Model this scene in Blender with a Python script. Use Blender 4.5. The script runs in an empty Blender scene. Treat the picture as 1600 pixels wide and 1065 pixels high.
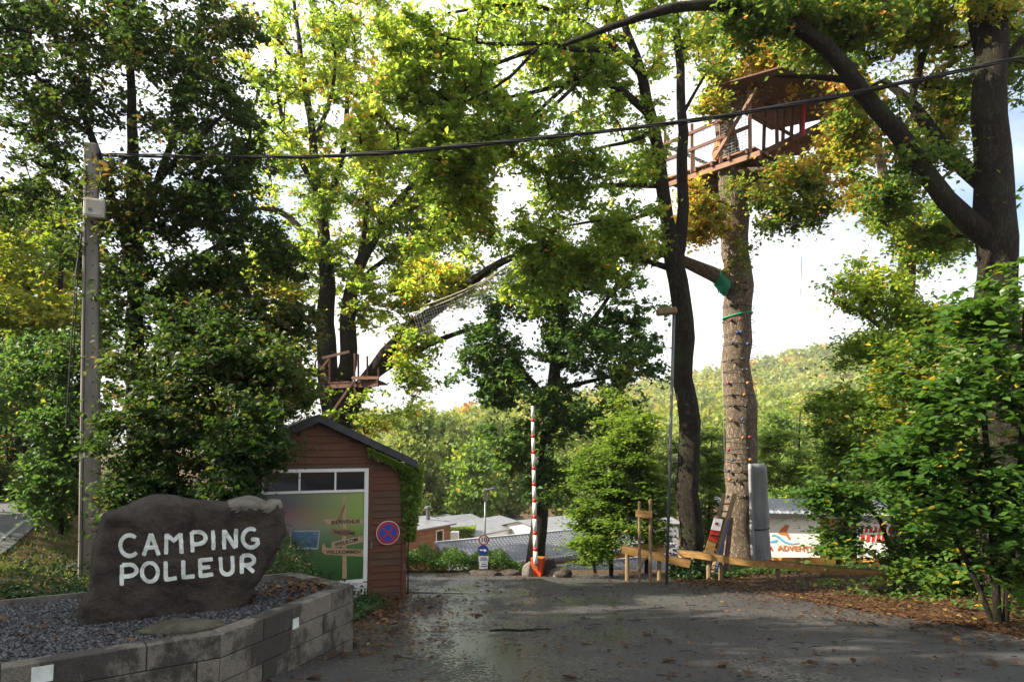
import bpy, bmesh, math, random
import numpy as np
from mathutils import Vector, Matrix, noise as mnoise

# ------------------------------------------------------------------ camera, sky, sun, exposure
SC = bpy.context.scene
COL = SC.collection
F = 1067.0                       # focal length in photo pixels (24 mm equivalent)
CZ = 1.8                         # eye height
PITCH = math.radians(4.0)
SHIFT = 83.0                     # rising front, pixels
cam_d = bpy.data.cameras.new('camera')
cam = bpy.data.objects.new('camera', cam_d); COL.objects.link(cam)
cam.location = (0, 0, CZ)
cam.rotation_euler = (math.pi/2 + PITCH, 0, 0)
cam_d.sensor_width = 36.0; cam_d.lens = 36.0*F/1600.0
cam_d.shift_y = SHIFT/1600.0
cam_d.clip_start = 0.05; cam_d.clip_end = 3000.0
SC.camera = cam

SUN_AZ = math.radians(-96.0)    # clockwise from +Y
SUN_EL = math.radians(36.0)
SC.world = bpy.data.worlds.new('World'); SC.world.use_nodes = True
wn = SC.world.node_tree.nodes; wl = SC.world.node_tree.links
bg = wn['Background']
sky = wn.new('ShaderNodeTexSky'); sky.sky_type = 'NISHITA'; sky.sun_disc = False
sky.sun_elevation = SUN_EL; sky.sun_rotation = SUN_AZ
sky.air_density = 1.0; sky.dust_density = 2.5; sky.ozone_density = 1.0
wtc = wn.new('ShaderNodeTexCoord')
wno = wn.new('ShaderNodeTexNoise'); wno.inputs['Scale'].default_value = 2.2; wno.inputs['Detail'].default_value = 6
wmp = wn.new('ShaderNodeMapping'); wmp.inputs['Scale'].default_value = (1, 1, 2.6)
wrp = wn.new('ShaderNodeValToRGB'); wrp.color_ramp.elements[0].position = 0.30; wrp.color_ramp.elements[1].position = 0.52
wmx = wn.new('ShaderNodeMixRGB'); wmx.inputs['Color2'].default_value = (5.2, 5.3, 5.5, 1)
wl.new(wtc.outputs['Generated'], wmp.inputs['Vector']); wl.new(wmp.outputs['Vector'], wno.inputs['Vector'])
wl.new(wno.outputs['Fac'], wrp.inputs['Fac']); wl.new(wrp.outputs['Color'], wmx.inputs['Fac'])
wl.new(sky.outputs['Color'], wmx.inputs['Color1']); wl.new(wmx.outputs['Color'], bg.inputs['Color'])
bg.inputs['Strength'].default_value = 0.09

sun_d = bpy.data.lights.new('sun', 'SUN'); sun_d.energy = 5.0; sun_d.angle = math.radians(0.53)
sun_d.color = (1.0, 0.90, 0.73)
sun = bpy.data.objects.new('sun', sun_d); COL.objects.link(sun)
SDIR = Vector((math.sin(SUN_AZ)*math.cos(SUN_EL), math.cos(SUN_AZ)*math.cos(SUN_EL), math.sin(SUN_EL)))
sun.rotation_euler = SDIR.to_track_quat('Z', 'Y').to_euler()
sun.location = (-20, -5, 25)

vs = SC.view_settings
vs.view_transform = 'Standard'; vs.look = 'None'; vs.gamma = 1.0; vs.use_curve_mapping = False
vs.exposure = 1.6
SC.cycles.max_bounces = 10; SC.cycles.diffuse_bounces = 6; SC.cycles.transmission_bounces = 5
SC.cycles.use_denoising = True
SC.cycles.sample_clamp_indirect = 6.0

R = math.radians
rnd = random.Random(11)

# ------------------------------------------------------------------ pixel -> place helpers
CYP = 532.5 + SHIFT
ct, st = math.cos(PITCH), math.sin(PITCH)
def ray(px, py):
    xc = (px-800.0)/F; yc = -(py-CYP)/F
    return Vector((xc, ct - yc*st, st + yc*ct))
def P(px, py, d):
    r = ray(px, py); return Vector((0, 0, CZ)) + r*(d/r.y)
def onplane(px, py, p0, dr):
    """where the sight line meets the upright plane through p0 along horizontal dr"""
    n = Vector((dr[1], -dr[0], 0)); r = ray(px, py)
    t = (Vector(p0)-Vector((0, 0, CZ))).dot(n)/r.dot(n)
    return Vector((0, 0, CZ)) + r*t
def onlevel(px, py, z):
    r = ray(px, py); return Vector((0, 0, CZ)) + r*((z-CZ)/r.z)
def sstep(a, b, x):
    t = min(1, max(0, (x-a)/(b-a))); return t*t*(3-2*t)
def N3(x, y, z=0.0): return mnoise.noise(Vector((x, y, z)))

def road_right(y): return 5.8 - 0.216*(y-7.7) if y > 2 else 7.03
def gz(x, y):
    m = -0.125*(y-5) if y > 2 else 0.375
    if y > 19.5:
        m = -1.8125 - 0.125*(y-19.5) - 2.6*sstep(19.8, 27, y)
    if y > 32: m = -1.8125-0.125*12.5-2.6 - 0.012*(y-32)
    zl = 0.0 if y < 24 else -0.05*(min(y, 70)-24)
    w = 1-sstep(-8.5, -3.9, x) if y < 12 else 1-sstep(-13, -6.0, x)
    if 9 < y < 14:
        a = 1-sstep(-8.5, -3.9, x); b = 1-sstep(-13, -6.0, x); w = a+(b-a)*sstep(9, 14, y)
    o = (x+10.1)*-0.912+(y-13.2)*-0.41
    if y < 12: zl += 0.30*sstep(-0.5, -1.6, o)*(1-sstep(9.0, 11.5, y))*sstep(1, 3.5, y)
    z = m*(1-w)+zl*w
    e = x-road_right(y)
    if e > 0 and y < 30: z += 0.22*sstep(0, 3.5, e)*(1-sstep(15, 20, y)) + 0.05*N3(x*0.9, y*0.9)*sstep(0, 1, e)
    return z

# ------------------------------------------------------------------ materials
MATS = {}
def newmat(name):
    m = bpy.data.materials.new(name); m.use_nodes = True
    nt = m.node_tree; b = nt.nodes['Principled BSDF']
    MATS[name] = m
    return m, nt, b
def setv(b, **k):
    for n, v in k.items():
        b.inputs[n.replace('_', ' ')].default_value = v
def rgb(*c): return (c[0], c[1], c[2], 1)
def flat(name, c, rough=0.6, metal=0.0, spec=0.4, var=0.12, scale=6.0, bump=0.0, bscale=60.0, c2=None, stretch=(1, 1, 1), dist=0.02):
    """a paint, wood or stone colour with mottling and optional fine relief"""
    m, nt, b = newmat(name); n, l = nt.nodes, nt.links
    tc = n.new('ShaderNodeTexCoord'); mp = n.new('ShaderNodeMapping'); mp.inputs['Scale'].default_value = stretch
    l.new(tc.outputs['Object'], mp.inputs['Vector'])
    no = n.new('ShaderNodeTexNoise'); no.inputs['Scale'].default_value = scale; no.inputs['Detail'].default_value = 6; no.inputs['Roughness'].default_value = 0.65
    l.new(mp.outputs['Vector'], no.inputs['Vector'])
    rp = n.new('ShaderNodeValToRGB'); e = rp.color_ramp.elements
    e[0].position = 0.3; e[1].position = 0.72
    if c2 is None:
        e[0].color = rgb(*[max(0, v*(1-var*2)) for v in c]); e[1].color = rgb(*[min(1, v*(1+var)) for v in c])
    else:
        e[0].color = rgb(*c); e[1].color = rgb(*c2)
    l.new(no.outputs['Fac'], rp.inputs['Fac']); l.new(rp.outputs['Color'], b.inputs['Base Color'])
    setv(b, Roughness=rough, Metallic=metal); b.inputs['Specular IOR Level'].default_value = spec
    if bump:
        n2 = n.new('ShaderNodeTexNoise'); n2.inputs['Scale'].default_value = bscale; n2.inputs['Detail'].default_value = 9; n2.inputs['Roughness'].default_value = 0.7
        l.new(mp.outputs['Vector'], n2.inputs['Vector'])
        bp = n.new('ShaderNodeBump'); bp.inputs['Strength'].default_value = bump; bp.inputs['Distance'].default_value = dist
        l.new(n2.outputs['Fac'], bp.inputs['Height']); l.new(bp.outputs['Normal'], b.inputs['Normal'])
    return m
def leafmat(name, stops, trans=0.42, rough=0.5, tgain=1.5):
    """leaf: gloss over colour by the leaf's own tint, light passing through"""
    m, nt, b = newmat(name); n, l = nt.nodes, nt.links
    at = n.new('ShaderNodeAttribute'); at.attribute_name = 'tint'
    rp = n.new('ShaderNodeValToRGB'); cr = rp.color_ramp
    while len(cr.elements) < len(stops): cr.elements.new(0.5)
    for e, (p, c) in zip(cr.elements, stops): e.position = p; e.color = rgb(*c)
    l.new(at.outputs['Fac'], rp.inputs['Fac']); l.new(rp.outputs['Color'], b.inputs['Base Color'])
    setv(b, Roughness=rough); b.inputs['Specular IOR Level'].default_value = 0.3
    tr = n.new('ShaderNodeBsdfTranslucent')
    mu = n.new('ShaderNodeMixRGB'); mu.blend_type = 'MULTIPLY'; mu.inputs['Fac'].default_value = 1
    mu.inputs['Color2'].default_value = (1.3*tgain, 1.22*tgain, 0.6*tgain, 1)
    l.new(rp.outputs['Color'], mu.inputs['Color1']); l.new(mu.outputs['Color'], tr.inputs['Color'])
    mx = n.new('ShaderNodeMixShader'); mx.inputs['Fac'].default_value = trans
    l.new(b.outputs['BSDF'], mx.inputs[1]); l.new(tr.outputs['BSDF'], mx.inputs[2])
    l.new(mx.outputs['Shader'], n['Material Output'].inputs['Surface'])
    return m
def barkmat(name, c1, c2, moss=0.2, scale=9.0):
    m, nt, b = newmat(name); n, l = nt.nodes, nt.links
    tc = n.new('ShaderNodeTexCoord'); mp = n.new('ShaderNodeMapping'); mp.inputs['Scale'].default_value = (1, 1, 0.30)
    l.new(tc.outputs['Object'], mp.inputs['Vector'])
    vo = n.new('ShaderNodeTexVoronoi'); vo.feature = 'DISTANCE_TO_EDGE'; vo.inputs['Scale'].default_value = scale*2.3
    no = n.new('ShaderNodeTexNoise'); no.inputs['Scale'].default_value = scale; no.inputs['Detail'].default_value = 8; no.inputs['Roughness'].default_value = 0.7
    mxv = n.new('ShaderNodeMixRGB'); mxv.inputs['Fac'].default_value = 0.30
    l.new(mp.outputs['Vector'], no.inputs['Vector']); l.new(mp.outputs['Vector'], mxv.inputs['Color1']); l.new(no.outputs['Color'], mxv.inputs['Color2'])
    l.new(mxv.outputs['Color'], vo.inputs['Vector'])
    rp = n.new('ShaderNodeValToRGB'); e = rp.color_ramp.elements; e[0].position = 0.0; e[1].position = 0.35
    e[0].color = rgb(*[v*0.45 for v in c1]); e[1].color = rgb(*c2)
    me = rp.color_ramp.elements.new(0.12); me.color = rgb(*c1)
    l.new(vo.outputs['Distance'], rp.inputs['Fac'])
    n2 = n.new('ShaderNodeTexNoise'); n2.inputs['Scale'].default_value = 1.7; n2.inputs['Detail'].default_value = 5
    l.new(tc.outputs['Object'], n2.inputs['Vector'])
    r2 = n.new('ShaderNodeValToRGB'); r2.color_ramp.elements[0].position = 0.5; r2.color_ramp.elements[1].position = 0.75
    r2.color_ramp.elements[1].color = (moss, moss, moss, 1)
    l.new(n2.outputs['Fac'], r2.inputs['Fac'])
    mm = n.new('ShaderNodeMixRGB'); mm.inputs['Color2'].default_value = (0.06, 0.08, 0.03, 1)
    l.new(r2.outputs['Color'], mm.inputs['Fac']); l.new(rp.outputs['Color'], mm.inputs['Color1']); l.new(mm.outputs['Color'], b.inputs['Base Color'])
    ad = n.new('ShaderNodeMath'); ad.operation = 'MULTIPLY_ADD'; ad.inputs[1].default_value = 0.35
    l.new(no.outputs['Fac'], ad.inputs[0])
    cl = n.new('ShaderNodeMath'); cl.operation = 'MINIMUM'; cl.inputs[1].default_value = 0.4
    l.new(vo.outputs['Distance'], cl.inputs[0]); l.new(cl.outputs[0], ad.inputs[2])
    bp = n.new('ShaderNodeBump'); bp.inputs['Strength'].default_value = 0.9; bp.inputs['Distance'].default_value = 0.06
    l.new(ad.outputs[0], bp.inputs['Height']); l.new(bp.outputs['Normal'], b.inputs['Normal'])
    setv(b, Roughness=0.9); b.inputs['Specular IOR Level'].default_value = 0.2
    return m

def mat_asphalt():
    m, nt, b = newmat('asphalt'); n, l = nt.nodes, nt.links
    tc = n.new('ShaderNodeTexCoord')
    def no(s, d=6, st=(1, 1, 1)):
        mp = n.new('ShaderNodeMapping'); mp.inputs['Scale'].default_value = st; l.new(tc.outputs['Object'], mp.inputs['Vector'])
        t = n.new('ShaderNodeTexNoise'); t.inputs['Scale'].default_value = s; t.inputs['Detail'].default_value = d; t.inputs['Roughness'].default_value = 0.6
        l.new(mp.outputs['Vector'], t.inputs['Vector']); return t
    big = no(0.45, 7); fine = no(95, 4); wet = no(0.55, 6, (1.6, 0.5, 1)); grit = no(26, 6)
    r1 = n.new('ShaderNodeValToRGB'); e = r1.color_ramp.elements; e[0].position = 0.35; e[1].position = 0.7
    e[0].color = rgb(0.018, 0.018, 0.0195); e[1].color = rgb(0.056, 0.055, 0.054)
    l.new(big.outputs['Fac'], r1.inputs['Fac'])
    r2 = n.new('ShaderNodeValToRGB'); e = r2.color_ramp.elements; e[0].position = 0.35; e[1].position = 0.75
    e[0].color = rgb(0.5, 0.5, 0.5); e[1].color = rgb(1.6, 1.55, 1.5)
    l.new(fine.outputs['Fac'], r2.inputs['Fac'])
    r4 = n.new('ShaderNodeValToRGB'); e = r4.color_ramp.elements; e[0].position = 0.40; e[1].position = 0.60
    e[0].color = rgb(0.50, 0.48, 0.45); e[1].color = rgb(1.15, 1.13, 1.1)
    l.new(grit.outputs['Fac'], r4.inputs['Fac'])
    mu = n.new('ShaderNodeMixRGB'); mu.blend_type = 'MULTIPLY'; mu.inputs['Fac'].default_value = 1
    l.new(r1.outputs['Color'], mu.inputs['Color1']); l.new(r2.outputs['Color'], mu.inputs['Color2'])
    mu2 = n.new('ShaderNodeMixRGB'); mu2.blend_type = 'MULTIPLY'; mu2.inputs['Fac'].default_value = 1
    l.new(mu.outputs['Color'], mu2.inputs['Color1']); l.new(r4.outputs['Color'], mu2.inputs['Color2'])
    l.new(mu2.outputs['Color'], b.inputs['Base Color'])
    # damp patches, mostly down the middle-left of the drive
    sx = n.new('ShaderNodeSeparateXYZ'); l.new(tc.outputs['Object'], sx.inputs[0])
    ay = n.new('ShaderNodeMath'); ay.operation = 'MULTIPLY_ADD'; ay.inputs[1].default_value = 0.085; ay.inputs[2].default_value = -0.05; l.new(sx.outputs['Y'], ay.inputs[0])
    a = n.new('ShaderNodeMath'); a.operation = 'ADD'; l.new(sx.outputs['X'], a.inputs[0]); l.new(ay.outputs[0], a.inputs[1])
    a2 = n.new('ShaderNodeMath'); a2.operation = 'ABSOLUTE'; l.new(a.outputs[0], a2.inputs[0])
    a3 = n.new('ShaderNodeMath'); a3.operation = 'MULTIPLY_ADD'; a3.inputs[1].default_value = -0.075; l.new(a2.outputs[0], a3.inputs[0]); l.new(wet.outputs['Fac'], a3.inputs[2])
    g2 = n.new('ShaderNodeMath'); g2.operation = 'MULTIPLY_ADD'; g2.inputs[1].default_value = 0.50; l.new(grit.outputs['Fac'], g2.inputs[0]); l.new(a3.outputs[0], g2.inputs[2])
    r3 = n.new('ShaderNodeValToRGB'); e = r3.color_ramp.elements; e[0].position = 0.60; e[1].position = 0.74
    e[0].color = rgb(0.80, 0.80, 0.80); e[1].color = rgb(0.14, 0.14, 0.14)
    l.new(g2.outputs[0], r3.inputs['Fac']); l.new(r3.outputs['Color'], b.inputs['Roughness'])
    b.inputs['Specular IOR Level'].default_value = 0.75
    bp = n.new('ShaderNodeBump'); bp.inputs['Strength'].default_value = 0.55; bp.inputs['Distance'].default_value = 0.02
    sm = n.new('ShaderNodeMath'); sm.operation = 'MULTIPLY_ADD'; sm.inputs[1].default_value = 1.4
    l.new(grit.outputs['Fac'], sm.inputs[0]); l.new(fine.outputs['Fac'], sm.inputs[2])
    l.new(r3.outputs['Color'], bp.inputs['Strength']); l.new(sm.outputs[0], bp.inputs['Height']); l.new(bp.outputs['Normal'], b.inputs['Normal'])
mat_asphalt()

flat('soil', (0.05, 0.034, 0.02), 0.95, var=0.4, scale=3.0, bump=0.8, bscale=22, c2=(0.12, 0.075, 0.04), spec=0.1, dist=0.05)
flat('road_grey', (0.07, 0.07, 0.072), 0.85, scale=2, bump=0.3, bscale=150, c2=(0.11, 0.11, 0.11))
flat('line_white', (0.30, 0.30, 0.30), 0.7, var=0.2, scale=9)
flat('hillsoil', (0.05, 0.07, 0.025), 0.95, scale=0.1)
flat('concrete', (0.075, 0.070, 0.062), 0.85, scale=4.4, c2=(0.235, 0.22, 0.195), bump=0.45, bscale=70, spec=0.25, dist=0.01)
flat('concrete_stained', (0.040, 0.037, 0.033), 0.8, scale=5.5, c2=(0.21, 0.195, 0.17), bump=0.45, bscale=70, spec=0.25, dist=0.01)
flat('mortar', (0.04, 0.038, 0.035), 0.95, scale=8)
flat('pole_concrete', (0.13, 0.12, 0.105), 0.9, scale=5, c2=(0.28, 0.26, 0.225), bump=0.35, bscale=40, stretch=(1, 1, 0.3), dist=0.01)
flat('dark', (0.012, 0.012, 0.012), 0.8)
flat('plastic_grey', (0.42, 0.40, 0.35), 0.5, scale=4, c2=(0.58, 0.56, 0.50))
flat('window_glass', (0.012, 0.013, 0.014), 0.06, spec=0.6, var=0.1)
flat('glass_clear', (0.02, 0.02, 0.02), 0.04, spec=0.6)
flat('cable', (0.012, 0.012, 0.013), 0.6)
flat('rock', (0.020, 0.015, 0.012), 0.8, scale=4.6, c2=(0.105, 0.084, 0.068), bump=1.0, bscale=7.5, spec=0.35, dist=0.16)
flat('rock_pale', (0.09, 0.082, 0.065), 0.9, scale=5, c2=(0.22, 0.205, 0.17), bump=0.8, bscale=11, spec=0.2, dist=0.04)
flat('rock_moss', (0.05, 0.052, 0.032), 0.95, scale=9, c2=(0.14, 0.125, 0.095), bump=0.8, bscale=25, spec=0.1, dist=0.03)
flat('sign_paint', (0.42, 0.46, 0.42), 0.8, scale=14, c2=(0.70, 0.73, 0.68), bump=0.4, bscale=60, dist=0.01)
flat('gravel', (0.03, 0.03, 0.036), 0.75, scale=5, c2=(0.16, 0.155, 0.165))
flat('gravel_base', (0.03, 0.03, 0.034), 0.9, scale=40, c2=(0.08, 0.078, 0.085), bump=1.0, bscale=90, dist=0.03)
flat('board', (0.075, 0.030, 0.016), 0.7, scale=4, c2=(0.14, 0.060, 0.032), bump=0.4, bscale=18, stretch=(0.6, 0.6, 9), spec=0.25, dist=0.01)
flat('board_dark', (0.062, 0.034, 0.022), 0.75, scale=4, c2=(0.12, 0.068, 0.045), bump=0.4, bscale=18, stretch=(0.6, 0.6, 9), spec=0.25, dist=0.01)
flat('white_frame', (0.62, 0.62, 0.58), 0.55, scale=3, c2=(0.75, 0.75, 0.72))
flat('white_panel', (0.45, 0.45, 0.42), 0.6, scale=3, c2=(0.62, 0.62, 0.58))
flat('slate', (0.028, 0.029, 0.032), 0.8, scale=7, c2=(0.06, 0.06, 0.065), bump=0.4, bscale=30)
flat('sign_white', (0.78, 0.78, 0.76), 0.4, var=0.05)
flat('sign_red', (0.36, 0.022, 0.03), 0.4, var=0.08)
flat('sign_blue', (0.02, 0.055, 0.33), 0.4, var=0.08)
flat('sign_black', (0.015, 0.015, 0.015), 0.5)
flat('barrier_red', (0.62, 0.035, 0.02), 0.45, var=0.06)
flat('barrier_orange', (0.75, 0.085, 0.02), 0.5, var=0.08, scale=4)
flat('metal', (0.16, 0.165, 0.17), 0.45, metal=0.6, var=0.15)
flat('rust', (0.12, 0.055, 0.03), 0.8, c2=(0.22, 0.11, 0.06), scale=10)
flat('plank', (0.24, 0.125, 0.04), 0.75, scale=3, c2=(0.48, 0.29, 0.10), bump=0.5, bscale=14, stretch=(1, 6, 6), spec=0.2, dist=0.01)
flat('plank_wall', (0.50, 0.27, 0.06), 0.7, scale=3, c2=(0.70, 0.42, 0.12), bump=0.4, bscale=14, stretch=(1, 4, 8), spec=0.2, dist=0.01)
flat('bark_edge', (0.08, 0.045, 0.025), 0.95, scale=12, c2=(0.16, 0.09, 0.05), bump=0.8, bscale=30)
flat('post_wood', (0.13, 0.088, 0.045), 0.8, scale=4, c2=(0.27, 0.19, 0.10), bump=0.5, bscale=20, stretch=(5, 5, 0.6), dist=0.01)
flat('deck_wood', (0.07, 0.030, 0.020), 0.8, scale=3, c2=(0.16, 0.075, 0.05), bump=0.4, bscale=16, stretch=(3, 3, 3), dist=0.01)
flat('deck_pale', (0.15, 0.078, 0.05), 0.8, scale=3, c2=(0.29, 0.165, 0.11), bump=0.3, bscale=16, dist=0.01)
flat('pad_grey', (0.12, 0.125, 0.14), 0.5, scale=2.5, c2=(0.20, 0.205, 0.22), bump=0.7, bscale=3.5, stretch=(1, 1, 0.5), dist=0.06)
flat('pad_edge', (0.24, 0.245, 0.26), 0.5, scale=3, bump=0.3, bscale=8, dist=0.02)
flat('rope_green', (0.01, 0.22, 0.12), 0.7)
flat('rope_pale', (0.35, 0.33, 0.26), 0.9)
flat('net', (0.25, 0.26, 0.26), 0.7)
flat('orange', (0.75, 0.22, 0.03), 0.6)
flat('strap_red', (0.55, 0.02, 0.03), 0.6)
flat('hold_blue', (0.02, 0.06, 0.17), 0.5); flat('hold_red', (0.22, 0.025, 0.025), 0.5)
flat('hold_yellow', (0.34, 0.16, 0.03), 0.5); flat('hold_dark', (0.03, 0.03, 0.03), 0.5)
flat('banner', (0.86, 0.83, 0.76), 0.6, var=0.03, scale=2)
flat('print_orange', (0.62, 0.20, 0.05), 0.6); flat('print_red', (0.62, 0.035, 0.02), 0.6)
flat('print_blue', (0.12, 0.45, 0.75), 0.6); flat('print_green', (0.55, 0.78, 0.55), 0.6)
flat('print_wood', (0.30, 0.19, 0.10), 0.6, scale=8, c2=(0.46, 0.32, 0.19), stretch=(1, 1, 5))
flat('print_wood_dark', (0.16, 0.095, 0.05), 0.6, scale=9, c2=(0.26, 0.16, 0.09))
flat('print_night', (0.012, 0.03, 0.06), 0.35, scale=7, c2=(0.10, 0.19, 0.28))
flat('print_grey', (0.30, 0.31, 0.31), 0.5, scale=7)
flat('tile_grey', (0.20, 0.21, 0.24), 0.30, var=0.15, scale=3, spec=0.7, c2=(0.30, 0.31, 0.34))
flat('roof_felt', (0.13, 0.135, 0.145), 0.5, scale=2, c2=(0.20, 0.205, 0.22))
flat('caravan_white', (0.80, 0.80, 0.78), 0.5, var=0.04)
flat('cabin_brown', (0.17, 0.085, 0.045), 0.75, scale=4, c2=(0.27, 0.14, 0.08))
flat('gutter', (0.20, 0.20, 0.20), 0.5, var=0.1)

def blockmat(name, dry, damp, cut):
    m, nt, b = newmat(name); n, l = nt.nodes, nt.links
    tc = n.new('ShaderNodeTexCoord')
    def no(sc, d, st=(1, 1, 1), r=0.6):
        mp = n.new('ShaderNodeMapping'); mp.inputs['Scale'].default_value = st; l.new(tc.outputs['Object'], mp.inputs['Vector'])
        t = n.new('ShaderNodeTexNoise'); t.inputs['Scale'].default_value = sc; t.inputs['Detail'].default_value = d; t.inputs['Roughness'].default_value = r
        l.new(mp.outputs['Vector'], t.inputs['Vector']); return t
    st = no(3.4, 8, (1, 1, 0.75), 0.7); sp = no(85, 3); gr = no(9, 5)
    r = n.new('ShaderNodeValToRGB'); e = r.color_ramp.elements; e[0].position = cut-0.03; e[1].position = cut+0.05; e[0].color = rgb(*damp); e[1].color = rgb(*dry)
    l.new(st.outputs['Fac'], r.inputs['Fac'])
    r2 = n.new('ShaderNodeValToRGB'); e = r2.color_ramp.elements; e[0].position = 0.32; e[1].position = 0.68; e[0].color = rgb(0.62, 0.61, 0.6); e[1].color = rgb(1.2, 1.2, 1.2)
    l.new(sp.outputs['Fac'], r2.inputs['Fac'])
    r3 = n.new('ShaderNodeValToRGB'); e = r3.color_ramp.elements; e[0].position = 0.3; e[1].position = 0.7; e[0].color = rgb(0.75, 0.76, 0.72); e[1].color = rgb(1.12, 1.1, 1.08)
    l.new(gr.outputs['Fac'], r3.inputs['Fac'])
    a = n.new('ShaderNodeMixRGB'); a.blend_type = 'MULTIPLY'; a.inputs['Fac'].default_value = 1; l.new(r.outputs['Color'], a.inputs['Color1']); l.new(r2.outputs['Color'], a.inputs['Color2'])
    c = n.new('ShaderNodeMixRGB'); c.blend_type = 'MULTIPLY'; c.inputs['Fac'].default_value = 1; l.new(a.outputs['Color'], c.inputs['Color1']); l.new(r3.outputs['Color'], c.inputs['Color2'])
    l.new(c.outputs['Color'], b.inputs['Base Color']); setv(b, Roughness=0.85)
    bp = n.new('ShaderNodeBump'); bp.inputs['Strength'].default_value = 0.7; bp.inputs['Distance'].default_value = 0.012
    l.new(sp.outputs['Fac'], bp.inputs['Height']); l.new(bp.outputs['Normal'], b.inputs['Normal'])
blockmat('block_dry', (0.185, 0.165, 0.138), (0.070, 0.062, 0.052), 0.46)
blockmat('block_damp', (0.160, 0.143, 0.120), (0.048, 0.043, 0.036), 0.52)
def mat_mural():
    m, nt, b = newmat('mural_print'); n, l = nt.nodes, nt.links
    tc = n.new('ShaderNodeTexCoord'); sx = n.new('ShaderNodeSeparateXYZ'); l.new(tc.outputs['Generated'], sx.inputs[0])
    no = n.new('ShaderNodeTexNoise'); no.inputs['Scale'].default_value = 3.0; no.inputs['Detail'].default_value = 5
    l.new(tc.outputs['Generated'], no.inputs['Vector'])
    def ramp(stops):
        r = n.new('ShaderNodeValToRGB'); cr = r.color_ramp
        while len(cr.elements) < len(stops): cr.elements.new(0.5)
        for e, (p, c) in zip(cr.elements, stops): e.position = p; e.color = rgb(*c)
        return r
    w = n.new('ShaderNodeMath'); w.operation = 'MULTIPLY_ADD'; w.inputs[1].default_value = 0.10; l.new(no.outputs['Fac'], w.inputs[0])
    l.new(sx.outputs['Z'], w.inputs[2])
    left = ramp([(0.0, (0.02, 0.05, 0.015)), (0.30, (0.03, 0.075, 0.02)), (0.46, (0.05, 0.085, 0.06)), (0.60, (0.075, 0.10, 0.11)), (0.66, (0.19, 0.14, 0.15)), (0.80, (0.20, 0.09, 0.09)), (0.90, (0.11, 0.08, 0.09)), (1.0, (0.10, 0.10, 0.10))])
    right = ramp([(0.0, (0.015, 0.06, 0.01)), (0.3, (0.03, 0.12, 0.015)), (0.48, (0.07, 0.15, 0.03)), (0.62, (0.16, 0.25, 0.04)), (0.82, (0.20, 0.30, 0.045)), (1.0, (0.22, 0.30, 0.07))])
    l.new(w.outputs[0], left.inputs['Fac']); l.new(w.outputs[0], right.inputs['Fac'])
    f = ramp([(0.45, (0, 0, 0)), (0.95, (1, 1, 1))]); l.new(sx.outputs['X'], f.inputs['Fac'])
    mx = n.new('ShaderNodeMixRGB'); l.new(f.outputs['Color'], mx.inputs['Fac']); l.new(left.outputs['Color'], mx.inputs['Color1']); l.new(right.outputs['Color'], mx.inputs['Color2'])
    l.new(mx.outputs['Color'], b.inputs['Base Color']); setv(b, Roughness=0.4)
mat_mural()

G = lambda *s: list(s)
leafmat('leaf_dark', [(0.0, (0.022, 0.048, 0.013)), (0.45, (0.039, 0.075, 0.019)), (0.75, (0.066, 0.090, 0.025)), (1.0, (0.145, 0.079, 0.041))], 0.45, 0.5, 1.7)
leafmat('leaf_oak', [(0.0, (0.096, 0.158, 0.038)), (0.45, (0.155, 0.233, 0.048)), (0.8, (0.262, 0.299, 0.061)), (0.95, (0.476, 0.336, 0.082)), (1.0, (0.620, 0.224, 0.082))], 0.58, 0.5, 2.1)
leafmat('leaf_mid', [(0.0, (0.032, 0.078, 0.025)), (0.5, (0.059, 0.126, 0.035)), (0.85, (0.106, 0.170, 0.042)), (1.0, (0.244, 0.211, 0.053))], 0.48, 0.5, 1.7)
leafmat('leaf_autumn', [(0.0, (0.061, 0.115, 0.033)), (0.35, (0.115, 0.169, 0.041)), (0.6, (0.270, 0.230, 0.051)), (0.85, (0.405, 0.203, 0.061)), (1.0, (0.378, 0.135, 0.061))], 0.56, 0.5, 2.0)
leafmat('leaf_beech', [(0.0, (0.070, 0.128, 0.027)), (0.5, (0.125, 0.203, 0.038)), (0.9, (0.203, 0.270, 0.058)), (1.0, (0.374, 0.270, 0.078))], 0.5, 0.5, 1.8)
leafmat('leaf_hazel', [(0.0, (0.036, 0.089, 0.020)), (0.5, (0.065, 0.140, 0.029)), (0.86, (0.122, 0.194, 0.033)), (0.95, (0.357, 0.286, 0.033)), (1.0, (0.552, 0.343, 0.044))], 0.42, 0.42)
leafmat('leaf_yellow', [(0.0, (0.092, 0.156, 0.026)), (0.5, (0.184, 0.233, 0.036)), (0.85, (0.265, 0.246, 0.043)), (1.0, (0.286, 0.156, 0.043))], 0.5)
leafmat('leaf_ground', [(0.0, (0.016, 0.042, 0.014)), (0.5, (0.030, 0.070, 0.022)), (0.85, (0.055, 0.095, 0.028)), (1.0, (0.20, 0.09, 0.03))], 0.3, 0.4)
leafmat('leaf_far', [(0.0, (0.081, 0.128, 0.031)), (0.5, (0.139, 0.194, 0.044)), (0.85, (0.227, 0.269, 0.055)), (1.0, (0.325, 0.299, 0.066))], 0.4)
leafmat('leaf_hill', [(0.0, (0.126, 0.166, 0.040)), (0.45, (0.192, 0.244, 0.052)), (0.75, (0.296, 0.293, 0.060)), (0.92, (0.387, 0.254, 0.067)), (1.0, (0.387, 0.175, 0.060))], 0.35)
leafmat('leaf_litter', [(0.0, (0.026, 0.013, 0.007)), (0.4, (0.063, 0.029, 0.014)), (0.7, (0.116, 0.058, 0.024)), (0.9, (0.179, 0.104, 0.034)), (1.0, (0.264, 0.209, 0.048))], 0.2, 0.6, 1.0)
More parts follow.
